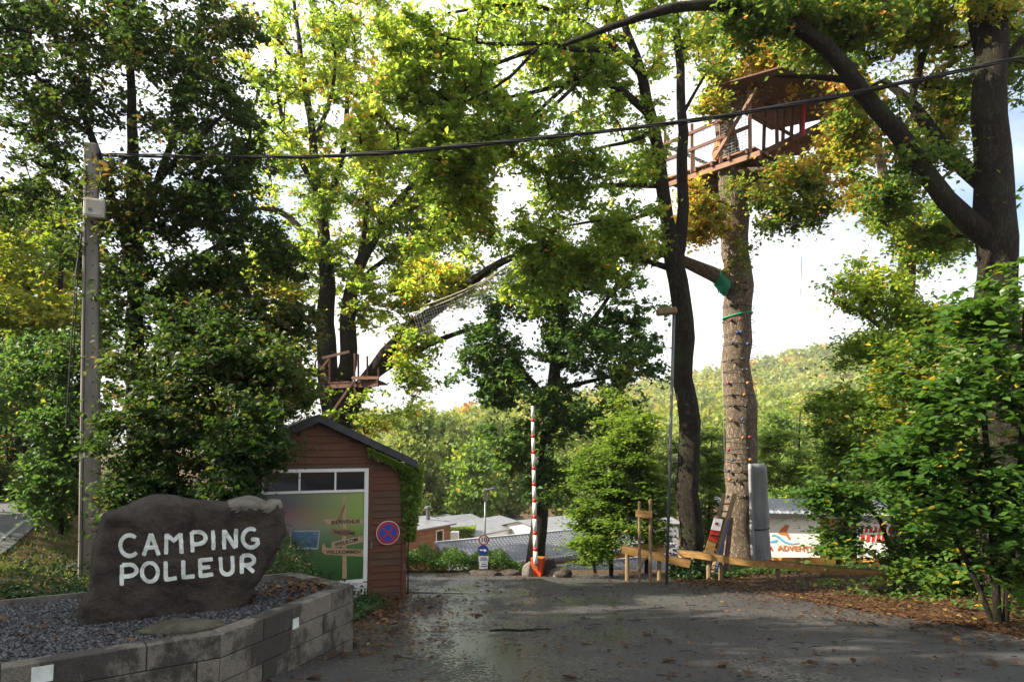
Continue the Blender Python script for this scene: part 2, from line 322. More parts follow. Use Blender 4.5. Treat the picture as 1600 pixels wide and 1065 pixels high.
leafmat('grass', [(0.0, (0.04, 0.07, 0.015)), (0.6, (0.08, 0.13, 0.025)), (1.0, (0.18, 0.16, 0.05))], 0.35)
barkmat('bark_oak', (0.16, 0.12, 0.085), (0.42, 0.33, 0.255), 0.12)
barkmat('bark_dark', (0.026, 0.020, 0.015), (0.066, 0.053, 0.040), 0.5)
barkmat('bark_twig', (0.032, 0.026, 0.020), (0.065, 0.054, 0.042), 0.3)

# ------------------------------------------------------------------ mesh helpers
def linkmesh(name, me, mat, parent=None, smooth=False):
    o = bpy.data.objects.new(name, me); COL.objects.link(o)
    if mat: me.materials.append(MATS[mat] if isinstance(mat, str) else mat)
    if parent: o.parent = parent
    if smooth and len(me.polygons): me.polygons.foreach_set('use_smooth', [True]*len(me.polygons))
    return o
def mesh_np(name, V, Fc, tint=None):
    """V (n,3), Fc (m,k) equal-size faces"""
    me = bpy.data.meshes.new(name)
    V = np.asarray(V, dtype=np.float32); Fc = np.asarray(Fc, dtype=np.int32)
    m, k = Fc.shape
    me.vertices.add(len(V)); me.vertices.foreach_set('co', V.ravel())
    me.loops.add(m*k); me.loops.foreach_set('vertex_index', Fc.ravel())
    me.polygons.add(m); me.polygons.foreach_set('loop_start', np.arange(0, m*k, k, dtype=np.int32))
    if tint is not None:
        a = me.attributes.new('tint', 'FLOAT', 'FACE'); a.data.foreach_set('value', np.asarray(tint, dtype=np.float32))
    me.update(calc_edges=True)
    return me
class MB:
    def __init__(s): s.v = []; s.f = []
    def quadbox(s, c8):
        b = len(s.v); s.v += [tuple(p) for p in c8]
        s.f += [tuple(b+i for i in q) for q in ((0, 3, 2, 1), (4, 5, 6, 7), (0, 1, 5, 4), (1, 2, 6, 5), (2, 3, 7, 6), (3, 0, 4, 7))]
    def box(s, x0, x1, y0, y1, z0, z1):
        s.quadbox([(x0, y0, z0), (x1, y0, z0), (x1, y1, z0), (x0, y1, z0), (x0, y0, z1), (x1, y0, z1), (x1, y1, z1), (x0, y1, z1)])
    def bar(s, a, b, w, h, up=(0, 0, 1)):
        """square beam from a to b, w across, h along up"""
        a = Vector(a); b = Vector(b); d = (b-a).normalized(); u = Vector(up)
        sd = d.cross(u)
        if sd.length < 1e-4: sd = d.cross(Vector((1, 0, 0)))
        sd.normalize(); u = sd.cross(d).normalized(); sd = sd*(w/2); u = u*(h/2)
        s.quadbox([a-sd-u, a+sd-u, b+sd-u, b-sd-u, a-sd+u, a+sd+u, b+sd+u, b-sd+u])
    def tube(s, pts, rad, n=8, cap=True):
        pts = [Vector(p) for p in pts]
        if not hasattr(rad, '__len__'): rad = [rad]*len(pts)
        b = len(s.v); up = None
        for i, p in enumerate(pts):
            d = (pts[min(i+1, len(pts)-1)]-pts[max(i-1, 0)]).normalized()
            if up is None:
                up = d.cross(Vector((0.31, 0.95, 0.05)))
                if up.length < 0.1: up = d.cross(Vector((1, 0, 0)))
            up = (up-d*up.dot(d)).normalized(); sd = d.cross(up)
            for k in range(n):
                a = 2*math.pi*k/n; s.v.append(tuple(p+up*(math.cos(a)*rad[i])+sd*(math.sin(a)*rad[i])))
        for i in range(len(pts)-1):
            for k in range(n):
                s.f.append((b+i*n+k, b+i*n+(k+1) % n, b+(i+1)*n+(k+1) % n, b+(i+1)*n+k))
        if cap:
            s.f.append(tuple(b+k for k in reversed(range(n)))); e = b+(len(pts)-1)*n
            s.f.append(tuple(e+k for k in range(n)))
    def poly(s, front, off):
        """flat outline with thickness: front points, off vector to the back"""
        b = len(s.v); n = len(front); off = Vector(off)
        s.v += [tuple(p) for p in front]+[tuple(Vector(p)+off) for p in front]
        s.f.append(tuple(b+i for i in range(n))); s.f.append(tuple(b+n+i for i in reversed(range(n))))
        for i in range(n): s.f.append((b+(i+1) % n, b+i, b+n+i, b+n+(i+1) % n))
    def mesh(s, name):
        me = bpy.data.meshes.new(name); me.from_pydata(s.v, [], s.f); me.update(); return me
    def build(s, name, mat, parent=None, smooth=False, bevel=0):
        me = s.mesh(name)
        bm = bmesh.new(); bm.from_mesh(me); bmesh.ops.recalc_face_normals(bm, faces=bm.faces[:])
        if bevel: bmesh.ops.bevel(bm, geom=bm.edges[:], offset=bevel, segments=1, affect='EDGES')
        bm.to_mesh(me); bm.free()
        return linkmesh(name, me, mat, parent, smooth)
def tag(o, label=None, cat=None, group=None, kind=None):
    if label: o['label'] = label
    if cat: o['category'] = cat
    if group: o['group'] = group
    if kind: o['kind'] = kind
    return o
def thing(name, label, cat, loc=(0, 0, 0), group=None):
    o = bpy.data.objects.new(name, None); COL.objects.link(o); o.empty_display_size = 0.2
    return tag(o, label, cat, group)
# every thing's Empty stays at the origin so part coordinates are world coordinates; base() shifts it to the base of the thing
def base(o, loc):
    loc = Vector(loc); o.location = loc
    for c in o.children: c.location = c.location-loc
def textobj(s, name, mat, parent, origin, xdir, updir, size, depth=0.002, align='CENTER', shear=0.0, bold=0.0, spacing=1.0):
    cu = bpy.data.curves.new(name, 'FONT'); cu.body = s; cu.size = size; cu.align_x = align; cu.align_y = 'CENTER'
    cu.extrude = depth; cu.shear = shear; cu.offset = bold; cu.space_character = spacing
    o = bpy.data.objects.new(name, cu); COL.objects.link(o); cu.materials.append(MATS[mat])
    me = bpy.data.meshes.new_from_object(o); bpy.data.objects.remove(o); bpy.data.curves.remove(cu)
    o = linkmesh(name, me, None if len(me.materials) else mat)
    x = Vector(xdir).normalized(); y = Vector(updir); y = (y-x*y.dot(x)).normalized(); z = x.cross(y)
    o.matrix_world = Matrix(((x.x, y.x, z.x, origin[0]), (x.y, y.y, z.y, origin[1]), (x.z, y.z, z.z, origin[2]), (0, 0, 0, 1)))
    if parent: o.parent = parent
    return o

# ------------------------------------------------------------------ leaves
def leaf_mesh(name, pos, size, rng, tint, up=1.0, aspect=0.62, fold=0.22, hexa=False):
    """one folded leaf blade per position"""
    n = len(pos); pos = np.asarray(pos, dtype=np.float64)
    nr = rng.normal(0, 1, (n, 3)); nr /= np.linalg.norm(nr, axis=1)[:, None]+1e-9
    nr = nr*0.9 + np.array([0, 0, up]); nr /= np.linalg.norm(nr, axis=1)[:, None]+1e-9
    a = rng.normal(0, 1, (n, 3)); a[:, 2] -= 0.35
    d = a - nr*np.sum(a*nr, axis=1)[:, None]; d /= np.linalg.norm(d, axis=1)[:, None]+1e-9
    s = np.cross(nr, d)
    L = np.asarray(size)[:, None] if hasattr(size, '__len__') else np.full((n, 1), size)
    W = L*aspect*0.5*rng.uniform(0.75, 1.2, (n, 1))
    if not hexa:
        V = np.stack([pos-d*L*0.5, pos+s*W+nr*L*fold*0.5-d*L*0.05, pos+d*L*0.5-nr*L*0.08, pos-s*W+nr*L*fold*0.5-d*L*0.05], axis=1)
        q = np.arange(n)[:, None]*4
        Fc = np.stack([q+np.array([[0, 1, 2]]), q+np.array([[0, 2, 3]])], axis=1).reshape(-1, 3)
        return mesh_np(name, V.reshape(-1, 3), Fc, np.repeat(tint, 2))
    V = np.stack([pos-d*L*0.5, pos+s*W*0.95-d*L*0.22+nr*L*fold*0.35, pos+s*W*0.75+d*L*0.2+nr*L*fold*0.3, pos+d*L*0.52-nr*L*0.10,
                  pos-s*W*0.75+d*L*0.2+nr*L*fold*0.3, pos-s*W*0.95-d*L*0.22+nr*L*fold*0.35], axis=1)
    q = np.arange(n)[:, None]*6
    Fc = np.stack([q+np.array([[0, 1, 2]]), q+np.array([[0, 2, 3]]), q+np.array([[0, 3, 4]]), q+np.array([[0, 4, 5]])], axis=1).reshape(-1, 3)
    return mesh_np(name, V.reshape(-1, 3), Fc, np.repeat(tint, 4))

def noise_np(p, s, seed):
    return np.array([mnoise.noise(Vector((q[0]*s+seed, q[1]*s-seed*0.7, q[2]*s+seed*1.3))) for q in p])

def in_blobs(blobs, rng, out=0.45):
    """blobs: (centre, radii, n) -> points through the volume, denser to the outside"""
    res = []
    for c, r, n in blobs:
        u = rng.normal(0, 1, (n, 3)); u /= np.linalg.norm(u, axis=1)[:, None]
        q = rng.uniform(0, 1, (n, 1))**out
        res.append(np.array(c)+u*q*np.array(r))
    return np.concatenate(res)
def B(px, py, d, rx, ry, rd, n):
    """a crown lobe seen at a pixel, d metres away; rd is its depth in metres"""
    k = d/F
    return (P(px, py, d), (rx*k, rd, ry*k), n)

def grow(limbs, targets, rng, step=0.45, wob=0.10, twig=0.0072):
    """limbs: polylines of (pos, r); joins every target to the nearest wood. Returns wood chains with radii, and per target its twig path"""
    pos = []; par = []; spec = []
    chains = []
    for pl in limbs:
        pts = []; rs = []
        for i in range(len(pl)-1):
            a, ra = pl[i]; b, rb = pl[i+1]; L = (b-a).length; k = max(1, int(L/step))
            for j in range(k):
                t = j/k; pts.append(a.lerp(b, t)); rs.append(ra+(rb-ra)*t)
        pts.append(pl[-1][0]); rs.append(pl[-1][1])
        # soften and wobble the limb
        pp = [Vector(p) for p in pts]
        for it in range(2):
            pp = [pp[0]]+[(pp[i-1]+pp[i]*2+pp[i+1])/4 for i in range(1, len(pp)-1)]+[pp[-1]]
        idx = []
        for i, p in enumerate(pp):
            w = 0.0 if i == 0 else min(0.5*rs[i]+0.02, 0.14)
            p = p+Vector((N3(p.x*1.1, p.y*1.1, p.z*0.9), N3(p.z*0.9, p.x*1.1+7, p.y), 0))*w
            if i == 0 and pos:
                A = np.array(pos); j = int(np.argmin(np.sum((A-np.array(p))**2, axis=1)))
                prev = j
            elif i == 0: prev = -1
            pos.append(tuple(p)); par.append(prev); spec.append(rs[i]); prev = len(pos)-1; idx.append(prev)
        chains.append(idx)
    nl = len(pos)
    T = np.asarray(targets)
    A = np.array(pos)
    d0 = np.array([np.min(np.sum((A-t)**2, axis=1)) for t in T])
    order = np.argsort(d0)
    cap = nl+len(T)*10+10
    arr = np.zeros((cap, 3)); arr[:nl] = A; cnt = nl
    par = list(par); tw = []
    cand_ok = np.ones(cap, bool)
    for i, pl in enumerate(chains):          # no twigs from the lowest bole
        pass
    for ti in order:
        t = T[ti]; dd = np.sum((arr[:cnt]-t)**2, axis=1)
        # prefer wood that lies below the twig
        dd = dd*(1+0.5*(arr[:cnt, 2] > t[2]+0.2))
        j = int(np.argmin(dd)); a = arr[j]; L = math.sqrt(np.sum((a-t)**2))
        k = min(9, max(2, int(L/step)+1)); prev = j; path = [j]
        bow = rng.normal(0, 1, 3)*wob*L; bow[2] += 0.10*L
        for q in range(1, k+1):
            f = q/k; p = a+(t-a)*f+bow*math.sin(math.pi*f)*(1 if q < k else 0)+ (rng.normal(0, 0.04, 3) if q < k else 0)
            arr[cnt] = p; par.append(prev); prev = cnt; path.append(cnt); cnt += 1
        tw.append((ti, path))
    arr = arr[:cnt]
    acc = np.zeros(cnt)
    leafn = twig**2.25
    ch = np.zeros(cnt, int)
    for i in range(nl, cnt): ch[par[i]] += 1
    for i in range(cnt-1, -1, -1):
        if acc[i] == 0: acc[i] = leafn
        if par[i] >= 0: acc[par[i]] += acc[i]*(1.0 if i >= nl else 0)
    rad = acc**(1/2.25)
    for i in range(nl): rad[i] = spec[i]
    for i in range(nl, cnt): rad[i] = min(rad[i], twig*13)
    return arr, rad, chains, tw

def ragged_tubes(arr, rad, chains, nside=None, flare=None, bump=0.0):
    V = []; Fc = []
    for c in chains:
        if len(c) < 2: continue
        p = arr[c]; r = rad[c].copy()
        if nside is None:
            m = r.max(); n = 4 if m < 0.018 else (5 if m < 0.05 else 7)
            r[0] = min(r[0], r[1]*1.15) if len(c) > 1 else r[0]
        else: n = nside
        d = np.gradient(p, axis=0); d /= np.linalg.norm(d, axis=1)[:, None]+1e-9
        up = np.cross(d[0], [0.31, 0.95, 0.05]); up /= np.linalg.norm(up)+1e-9
        b = sum(len(v) for v in V); ring = []
        for i in range(len(c)):
            up = up-d[i]*np.dot(up, d[i]); up /= np.linalg.norm(up)+1e-9; sd = np.cross(d[i], up)
            a = np.arange(n)*2*np.pi/n
            rr = np.full(n, r[i])
            if bump: rr = rr*(1+bump*np.array([N3(math.cos(t)*1.6+p[i][0], math.sin(t)*1.6+p[i][1], p[i][2]*0.8) for t in a]))
            ring.append(p[i]+np.outer(np.cos(a)*rr, up)+np.outer(np.sin(a)*rr, sd))
        V.append(np.concatenate(ring))
        k = np.arange(n); k2 = (k+1) % n
        for i in range(len(c)-1):
            Fc.append(np.stack([b+i*n+k, b+i*n+k2, b+(i+1)*n+k2, b+(i+1)*n+k], axis=1))
    return np.concatenate(V), np.concatenate(Fc)

LEAVES = 0
def tree(name, label, cat, limbs, blobs, nleaf, lsize, lmat, bark='bark_dark', seed=1, gap=-0.08, gscale=0.55, spread=0.30, flatz=0.6, up=1.0,
         group=None, hexa=False, tshift=0.0, parts=0, wob=0.10, out=0.5, aspect=0.62, extra=None, step=0.45, twig=0.0072):
    """limbs: list of [(px,py,d,r), ...] or [(Vector,r), ...]"""
    global LEAVES
    rng = np.random.default_rng(seed)
    L2 = []
    for pl in limbs:
        L2.append([(P(q[0], q[1], q[2]), q[3]) if len(q) == 4 else (Vector(q[0]), q[1]) for q in pl])
    T = in_blobs(blobs, rng, out)
    nz = noise_np(T, gscale, seed*3.17)
    T = T[nz > gap]
    arr, rad, chains, tw = grow(L2, T, rng, wob=wob, step=step, twig=twig)
    root = thing(name, label, cat, group=group)
    stems = []                       # stems that rise from the ground on their own are pieces of their own
    for ci, c in enumerate(chains):
        st_ = None
        for g_ in stems:
            o_ = np.concatenate([arr[k] for k in g_])
            if np.min(np.sum((o_-arr[c[0]])**2, axis=1)) < 0.36: st_ = g_; break
        if st_ is None: stems.append([c])
        else: st_.append(c)
    for g_ in stems:
        V, Fc = ragged_tubes(arr, rad, g_, nside=16, bump=0.16)
        linkmesh('trunk' if g_ is stems[0] else 'stem', mesh_np('trunk', V, Fc), bark, root, True)
    V, Fc = ragged_tubes(arr, rad, [np.array(p) for _, p in tw])
    linkmesh('branches', mesh_np('branches', V, Fc), 'bark_twig', root, True)['kind'] = 'stuff'
    per = max(1, int(nleaf/len(tw)))
    cen = []; tb = []
    for ti, path in tw:
        p = arr[path]; k = len(p)
        f = rng.beta(2.4, 1.0, per)*(k-1); i0 = np.minimum(f.astype(int), k-2); fr = (f-i0)[:, None]
        c = p[i0]*(1-fr)+p[i0+1]*fr
        # short side sprays: leaves sit along little rays off the twig
        ns = max(3, per//9)
        dirs = rng.normal(0, 1, (ns, 3)); dirs[:, 2] *= flatz; dirs /= np.linalg.norm(dirs, axis=1)[:, None]+1e-9
        w = rng.integers(0, ns, per)
        c = c+dirs[w]*(np.abs(rng.normal(0, 1, (per, 1)))*spread) + rng.normal(0, spread*0.22, (per, 3))*np.array([1, 1, flatz])
        cen.append(c); tb.append(np.full(per, 0.5*mnoise.noise(Vector(p[-1])*0.5+Vector((seed, 0, 0)))+rng.normal(0, 0.07)))
    cen = np.concatenate(cen); tb = np.concatenate(tb)
    tint = np.clip(0.42+tshift+tb+rng.normal(0, 0.16, len(cen)), 0, 1)
    # a few turned leaves
    q = rng.uniform(0, 1, len(cen)) < 0.03; tint[q] = rng.uniform(0.85, 1.0, q.sum())
    sz = lsize*rng.uniform(0.5, 1.35, len(cen))
    ok = np.array([True]*len(cen))
    if extra is not None: ok = extra(cen)
    cen, tint, sz = cen[ok], tint[ok], sz[ok]
    if parts:
        # the blades that show largest stay single pieces
        dy = cen[:, 1]; sx = cen[:, 0]/dy*F+800
        vis = (sx > 0) & (sx < 1600)
        score = np.where(vis, sz/dy, 0); idx = np.argsort(-score)[:parts]
        keep = np.ones(len(cen), bool); keep[idx] = False
        protos = []
        for t in range(4):
            me = leaf_mesh('leaf', np.zeros((1, 3)), 1.0, np.random.default_rng(40+t), np.array([0.2+0.22*t]), up=3.0, aspect=0.72, hexa=True)
            me.materials.append(MATS[lmat]); protos.append(me)
        for i in idx:
            o = bpy.data.objects.new('leaf', protos[int(min(3, tint[i]*4))]); COL.objects.link(o); o.parent = root
            o.location = cen[i]; o.scale = (sz[i],)*3
            o.rotation_euler = (rng.normal(0.25, 0.45), rng.normal(0, 0.45), rng.uniform(0, 6.28))
        cen, tint, sz = cen[keep], tint[keep], sz[keep]
    LEAVES += len(cen)
    o = linkmesh('crown', leaf_mesh('crown', cen, sz, rng, tint, up=up, hexa=hexa, aspect=aspect), lmat, root)
    if parts: o['kind'] = 'stuff'
    b0 = L2[0][0][0]; base(root, b0)
    return root

# ================================================================== THE SETTING
def axis(lo, a, b, hi, fine, g=1.25):
    v = list(np.arange(a, b+1e-6, fine)); s = fine; x = b
    while x < hi: s *= g; x += s; v.append(min(x, hi))
    s = fine; x = a
    while x > lo: s *= g; x -= s; v.insert(0, max(x, lo))
    return v
def on_drive(x, y):
    return drive_left(y) < x < road_right(y) + 0.25*N3(y*0.8, 3.1) and y < drive_far(x)
def drive_left(y):
    if y < 4.3: return -4.2
    if y < 7.0: return -1.95
    if y < 12.9: return -2.15+0.05*(y-7)
    return -9.0
def drive_far(x): return 18.3 - 0.10*max(0, x) + (0.35 if x < -1 else 0) + 0.15*N3(x*0.9, 5.0)
xs = axis(-700, -14, 14, 700, 0.28); ys = axis(-60, -4, 26, 900, 0.28)
V = []
for y in ys:
    for x in xs:
        z = gz(x, y)
        if on_drive(x, y): z -= 0.06
        V.append((x, y, z))
nx = len(xs)
Fq = [(j*nx+i, j*nx+i+1, (j+1)*nx+i+1, (j+1)*nx+i) for j in range(len(ys)-1) for i in range(nx-1)]
ground = tag(linkmesh('ground', mesh_np('ground', V, Fq), 'soil', None, True), kind='structure')

V = []; rows = np.arange(-3.9, 18.61, 0.2); NXD = 70
for y in rows:
    a, b = drive_left(y), road_right(y)
    a += 0.22*N3(y*1.3, 9.2) if y > 7 else 0; b += 0.28*N3(y*0.8, 3.1)+0.12*N3(y*2.7, 6.1)
    for i in range(NXD):
        x = a+(b-a)*i/(NXD-1); yy = min(y, drive_far(x))
        V.append((x, yy, gz(x, yy)+0.004+0.012*N3(x*0.6, yy*0.6)))
Fq = [(j*NXD+i, j*NXD+i+1, (j+1)*NXD+i+1, (j+1)*NXD+i) for j in range(len(rows)-1) for i in range(NXD-1)]
driveway = tag(linkmesh('driveway', mesh_np('driveway', V, Fq), 'asphalt', None, True), kind='structure')

# the public road on the left, passing the entrance
rd = Vector((-0.41, 0.912, 0)); rn = Vector((-0.912, -0.41, 0)); r0 = Vector((-10.1, 13.2, 0))
def strip(name, o0, o1, t0, t1, z, mat, parent=None):
    V = []; k = 240; w = 14 if o1-o0 > 1 else 2
    for i in range(k+1):
        t = t0+(t1-t0)*i/k
        bend = Vector((-0.004*t*t if t > 0 else 0, 0, 0))
        for q in range(w):
            p = r0+rd*t+rn*(o0+(o1-o0)*q/(w-1))+bend; V.append((p.x, p.y, gz(p.x, p.y)+z))
    return linkmesh(name, mesh_np(name, V, [(w*i+q, w*i+q+1, w*i+w+q+1, w*i+w+q) for i in range(k) for q in range(w-1)]), mat, parent)
main_road = tag(strip('main_road', -0.25, 5.8, -22, 60, 0.05, 'road_grey'), kind='structure')
strip('edge_line', 0.0, 0.07, -22, 60, 0.056, 'line_white', main_road)

# far hillside
def ridge(x): return max(-4, 12+0.20*x) + 3.0*N3(x*0.02, 1.7)
def hillz(x, y):
    t = max(0, min(1, (y-95)/(430-95)))
    return -6.6+(ridge(x)+6.6)*(t**1.15) + 2.0*N3(x*0.03, y*0.03)*t
hx = np.linspace(-320, 420, 75); hy = np.linspace(95, 520, 44)
V = [(x, y, hillz(x, y) if y < 440 else hillz(x, 440)-0.1*(y-440)) for y in hy for x in hx]
Fq = [(j*75+i, j*75+i+1, (j+1)*75+i+1, (j+1)*75+i) for j in range(43) for i in range(74)]
tag(linkmesh('hill', mesh_np('hill', V, Fq), 'hillsoil', None, True), kind='structure')

def woodland():
    rng = np.random.default_rng(5); C = []; Tn = []; S = []
    n = 0
    cx = rng.uniform(-260, 330, 3600); cy = 110+320*rng.uniform(0, 1, 3600)**0.8
    for x, y in zip(cx, cy):
        sx = 800+x/y*F
        if not (560 < sx < 1660): continue
        z = hillz(x, y); r = rng.uniform(3.2, 6.8); h = r*rng.uniform(1.0, 1.5)
        m = int(np.clip(30000/y, 90, 190)); u = rng.normal(0, 1, (m, 3)); u /= np.linalg.norm(u, axis=1)[:, None]
        u[:, 2] = np.abs(u[:, 2])*1.1-0.25; q = rng.uniform(0.72, 1.05, (m, 1))
        lob = 1+0.22*np.sin(u[:, :1]*5+x)*np.cos(u[:, 1:2]*4+y)
        C.append(np.array([x, y, z+h*0.9])+u*q*lob*np.array([r, r, h])); S.append(np.full(m, 0.9+y*0.0030))
        t0 = np.clip(rng.normal(0.42, 0.2)+0.25*mnoise.noise(Vector((x*0.02, y*0.02, 0))), 0.02, 0.98)
        if rng.uniform() < 0.05: t0 = rng.uniform(0.86, 1)
        Tn.append(np.clip(t0+rng.normal(0, 0.06, m), 0, 1)); n += 1
    C = np.concatenate(C); S = np.concatenate(S); Tn = np.concatenate(Tn)
    me = leaf_mesh('woodland', C, S*rng.uniform(0.7, 1.3, len(S)), rng, Tn, up=0.6, aspect=0.9)
    o = linkmesh('woodland', me, 'leaf_hill')
    tag(o, 'pale green and rust autumn woodland covering the far hillside', 'woodland', kind='stuff')
    print('hill crowns', n, 'quads', len(C))
woodland()

# ================================================================== PLANTER WITH THE NAME STONE
GL = 0.36                                    # gravel level
CT = 0.42                                    # top of the block wall
wA = onlevel(-150, 1068, CT); wB = onlevel(345, 990, CT); wC = onlevel(553, 912, CT); wD = onlevel(467, 893, CT)
wA.z = wB.z = wC.z = wD.z = 0
wall = thing('block_wall', 'low stained grey concrete block wall around the gravel bed', 'wall')
BH = 0.172
def wall_run(a, b, courses, blen, first, thick=0.15, seed=1, drop=0.0, inward=None):
    CT = globals()['CT']-drop
    d = (b-a); L = d.length; d.normalize(); nrm = Vector((d.y, -d.x, 0))
    if inward is not None and nrm.dot(inward) > 0: nrm = -nrm     # nrm points outward
    r = random.Random(seed)
    # recessed joint core
    m = MB(); m.quadbox([a-nrm*0.012+Vector((0, 0, CT-BH*courses)), b-nrm*0.012+Vector((0, 0, CT-BH*courses)), b-nrm*(thick-0.01)+Vector((0, 0, CT-BH*courses)), a-nrm*(thick-0.01)+Vector((0, 0, CT-BH*courses)),
                         a-nrm*0.012+Vector((0, 0, CT-0.012)), b-nrm*0.012+Vector((0, 0, CT-0.012)), b-nrm*(thick-0.01)+Vector((0, 0, CT-0.012)), a-nrm*(thick-0.01)+Vector((0, 0, CT-0.012))])
    m.build('mortar', 'mortar', wall)
    for c in range(courses):
        z1 = CT-BH*c; z0 = z1-BH+0.007
        x = 0.0; k = 0
        w = first[c % len(first)]*blen
        while x < L-0.02:
            e = min(L, x+w); 
            if L-e < 0.08: e = L
            pr = r.uniform(-0.002, 0.004)
            p = [a+d*(x+0.004)+nrm*pr, a+d*(e-0.004)+nrm*pr]
            q = [p[0]-nrm*(thick+pr), p[1]-nrm*(thick+pr)]
            mb = MB(); mb.quadbox([v+Vector((0, 0, z0)) for v in (p[0], p[1], q[1], q[0])]+[v+Vector((0, 0, z1)) for v in (p[0], p[1], q[1], q[0])])
            mb.build('block', r.choice(['block_dry', 'block_damp', 'block_damp']), wall, bevel=0.004)
            x = e; w = blen
    return d, nrm
inw = Vector((-3, 6.0, 0))
d1, n1 = wall_run(wA, wB, 4, 0.80, [0.55, 0.95, 0.3, 0.7], seed=3, inward=inw-(wA+wB)/2)
d2, n2 = wall_run(wB, wC, 6, 0.48, [1.0, 0.72, 1.0, 0.72], seed=4, drop=0.004, inward=inw-(wB+wC)/2)
d3, n3 = wall_run(wC+(wD-wC).normalized()*0.0, wD, 5, 0.48, [0.6, 1.0], seed=5, drop=0.008, inward=inw-(wC+wD)/2)
for (px, py, a, d, nr, w, h) in ((66, 1052, wA, d1, n1, 0.115, 0.10), (461, 973, wB, d2, n2, 0.085, 0.085)):
    c = onplane(px, py, a, d)+nr*0.006; u = Vector((0, 0, 1))
    mb = MB(); mb.poly([c-d*w/2-u*h/2, c+d*w/2-u*h/2, c+d*w/2+u*h/2, c-d*w/2+u*h/2], -nr*0.004*-1)
    tag(mb.build('cover_plate', 'sign_paint', wall), 'small square pale plate set in the block face')
base(wall, (wB.x, wB.y, gz(wB.x, wB.y)))

# gravel bed
eD = wD; eL = Vector((-6.2, 5.2, 0))
bedpoly = [wA+Vector((0.1, 0.2, 0)), wB+Vector((-0.05, 0.12, 0)), wC+Vector((-0.13, -0.02, 0)), wD+Vector((0.05, -0.1, 0)), eL]
mb = MB(); mb.poly([Vector((p.x, p.y, GL)) for p in bedpoly], (0, 0, -0.4))
tag(mb.build('gravel_bed', 'gravel_base'), kind='structure')
def inpoly(x, y, pl):
    r = False; j = len(pl)-1
    for i in range(len(pl)):
        a, b = pl[i], pl[j]
        if (a.y > y) != (b.y > y) and x < (b.x-a.x)*(y-a.y)/(b.y-a.y)+a.x: r = not r
        j = i
    return r
def chips(name, n, region, size, mat, seed):
    rng = np.random.default_rng(seed)
    tet = np.array([[1, 0.1, -0.5], [-0.5, 0.85, -0.45], [-0.6, -0.8, -0.5], [0.2, 0.1, 0.75], [0.6, -0.6, 0.2]])*0.5
    fc = np.array([[0, 1, 3], [1, 2, 3], [2, 4, 3], [4, 0, 3], [0, 2, 1], [0, 4, 2]])
    pts = region(rng, n); n = len(pts)
    s = size*rng.uniform(0.5, 1.4, (n, 1, 1)); a = rng.uniform(0, 6.28, n); b = rng.uniform(0, 6.28, n)
    ca, sa, cb, sb = np.cos(a), np.sin(a), np.cos(b), np.sin(b); z = np.zeros(n); o = np.ones(n)
    Rz = np.stack([np.stack([ca, -sa, z], 1), np.stack([sa, ca, z], 1), np.stack([z, z, o], 1)], 1)
    Rx = np.stack([np.stack([o, z, z], 1), np.stack([z, cb, -sb], 1), np.stack([z, sb, cb], 1)], 1)
    M = Rz@Rx
    V = np.einsum('nij,kj->nki', M, tet)*s+pts[:, None, :]
    Fq = (np.arange(n)[:, None, None]*5+fc[None]).reshape(-1, 3)
    o = linkmesh(name, mesh_np(name, V.reshape(-1, 3), Fq, np.repeat(rng.uniform(0, 1, n), 6)), mat)
    return o
def gravelmat():
    m, nt, b = newmat('gravel_chip'); n, l = nt.nodes, nt.links
    at = n.new('ShaderNodeAttribute'); at.attribute_name = 'tint'
    rp = n.new('ShaderNodeValToRGB'); e = rp.color_ramp.elements; e[0].color = rgb(0.022, 0.022, 0.027); e[1].color = rgb(0.16, 0.155, 0.165)
    x = rp.color_ramp.elements.new(0.7); x.color = rgb(0.065, 0.064, 0.072)
    l.new(at.outputs['Fac'], rp.inputs['Fac']); l.new(rp.outputs['Color'], b.inputs['Base Color']); setv(b, Roughness=0.6)
gravelmat()
def bed_pts(rng, n):
    x = rng.uniform(-5.2, -1.4, n); y = rng.uniform(3.9, 7.4, n)
    k = np.array([inpoly(a, b, bedpoly) for a, b in zip(x, y)])
    return np.stack([x[k], y[k], np.full(k.sum(), GL+0.006)], 1)
tag(chips('gravel', 34000, bed_pts, 0.030, 'gravel_chip', 3), 'dark blue grey gravel chips filling the planter', 'gravel', kind='stuff')
# thin edging board at the back of the bed
mb = MB(); a = Vector((eL.x, eL.y, GL+0.01)); b = Vector((wD.x-0.05, wD.y-0.03, GL+0.03)); mb.bar(a, b, 0.04, 0.06)
tag(mb.build('bed_edging', 'concrete_stained'), 'thin dark edging board along the back of the gravel', 'edging')

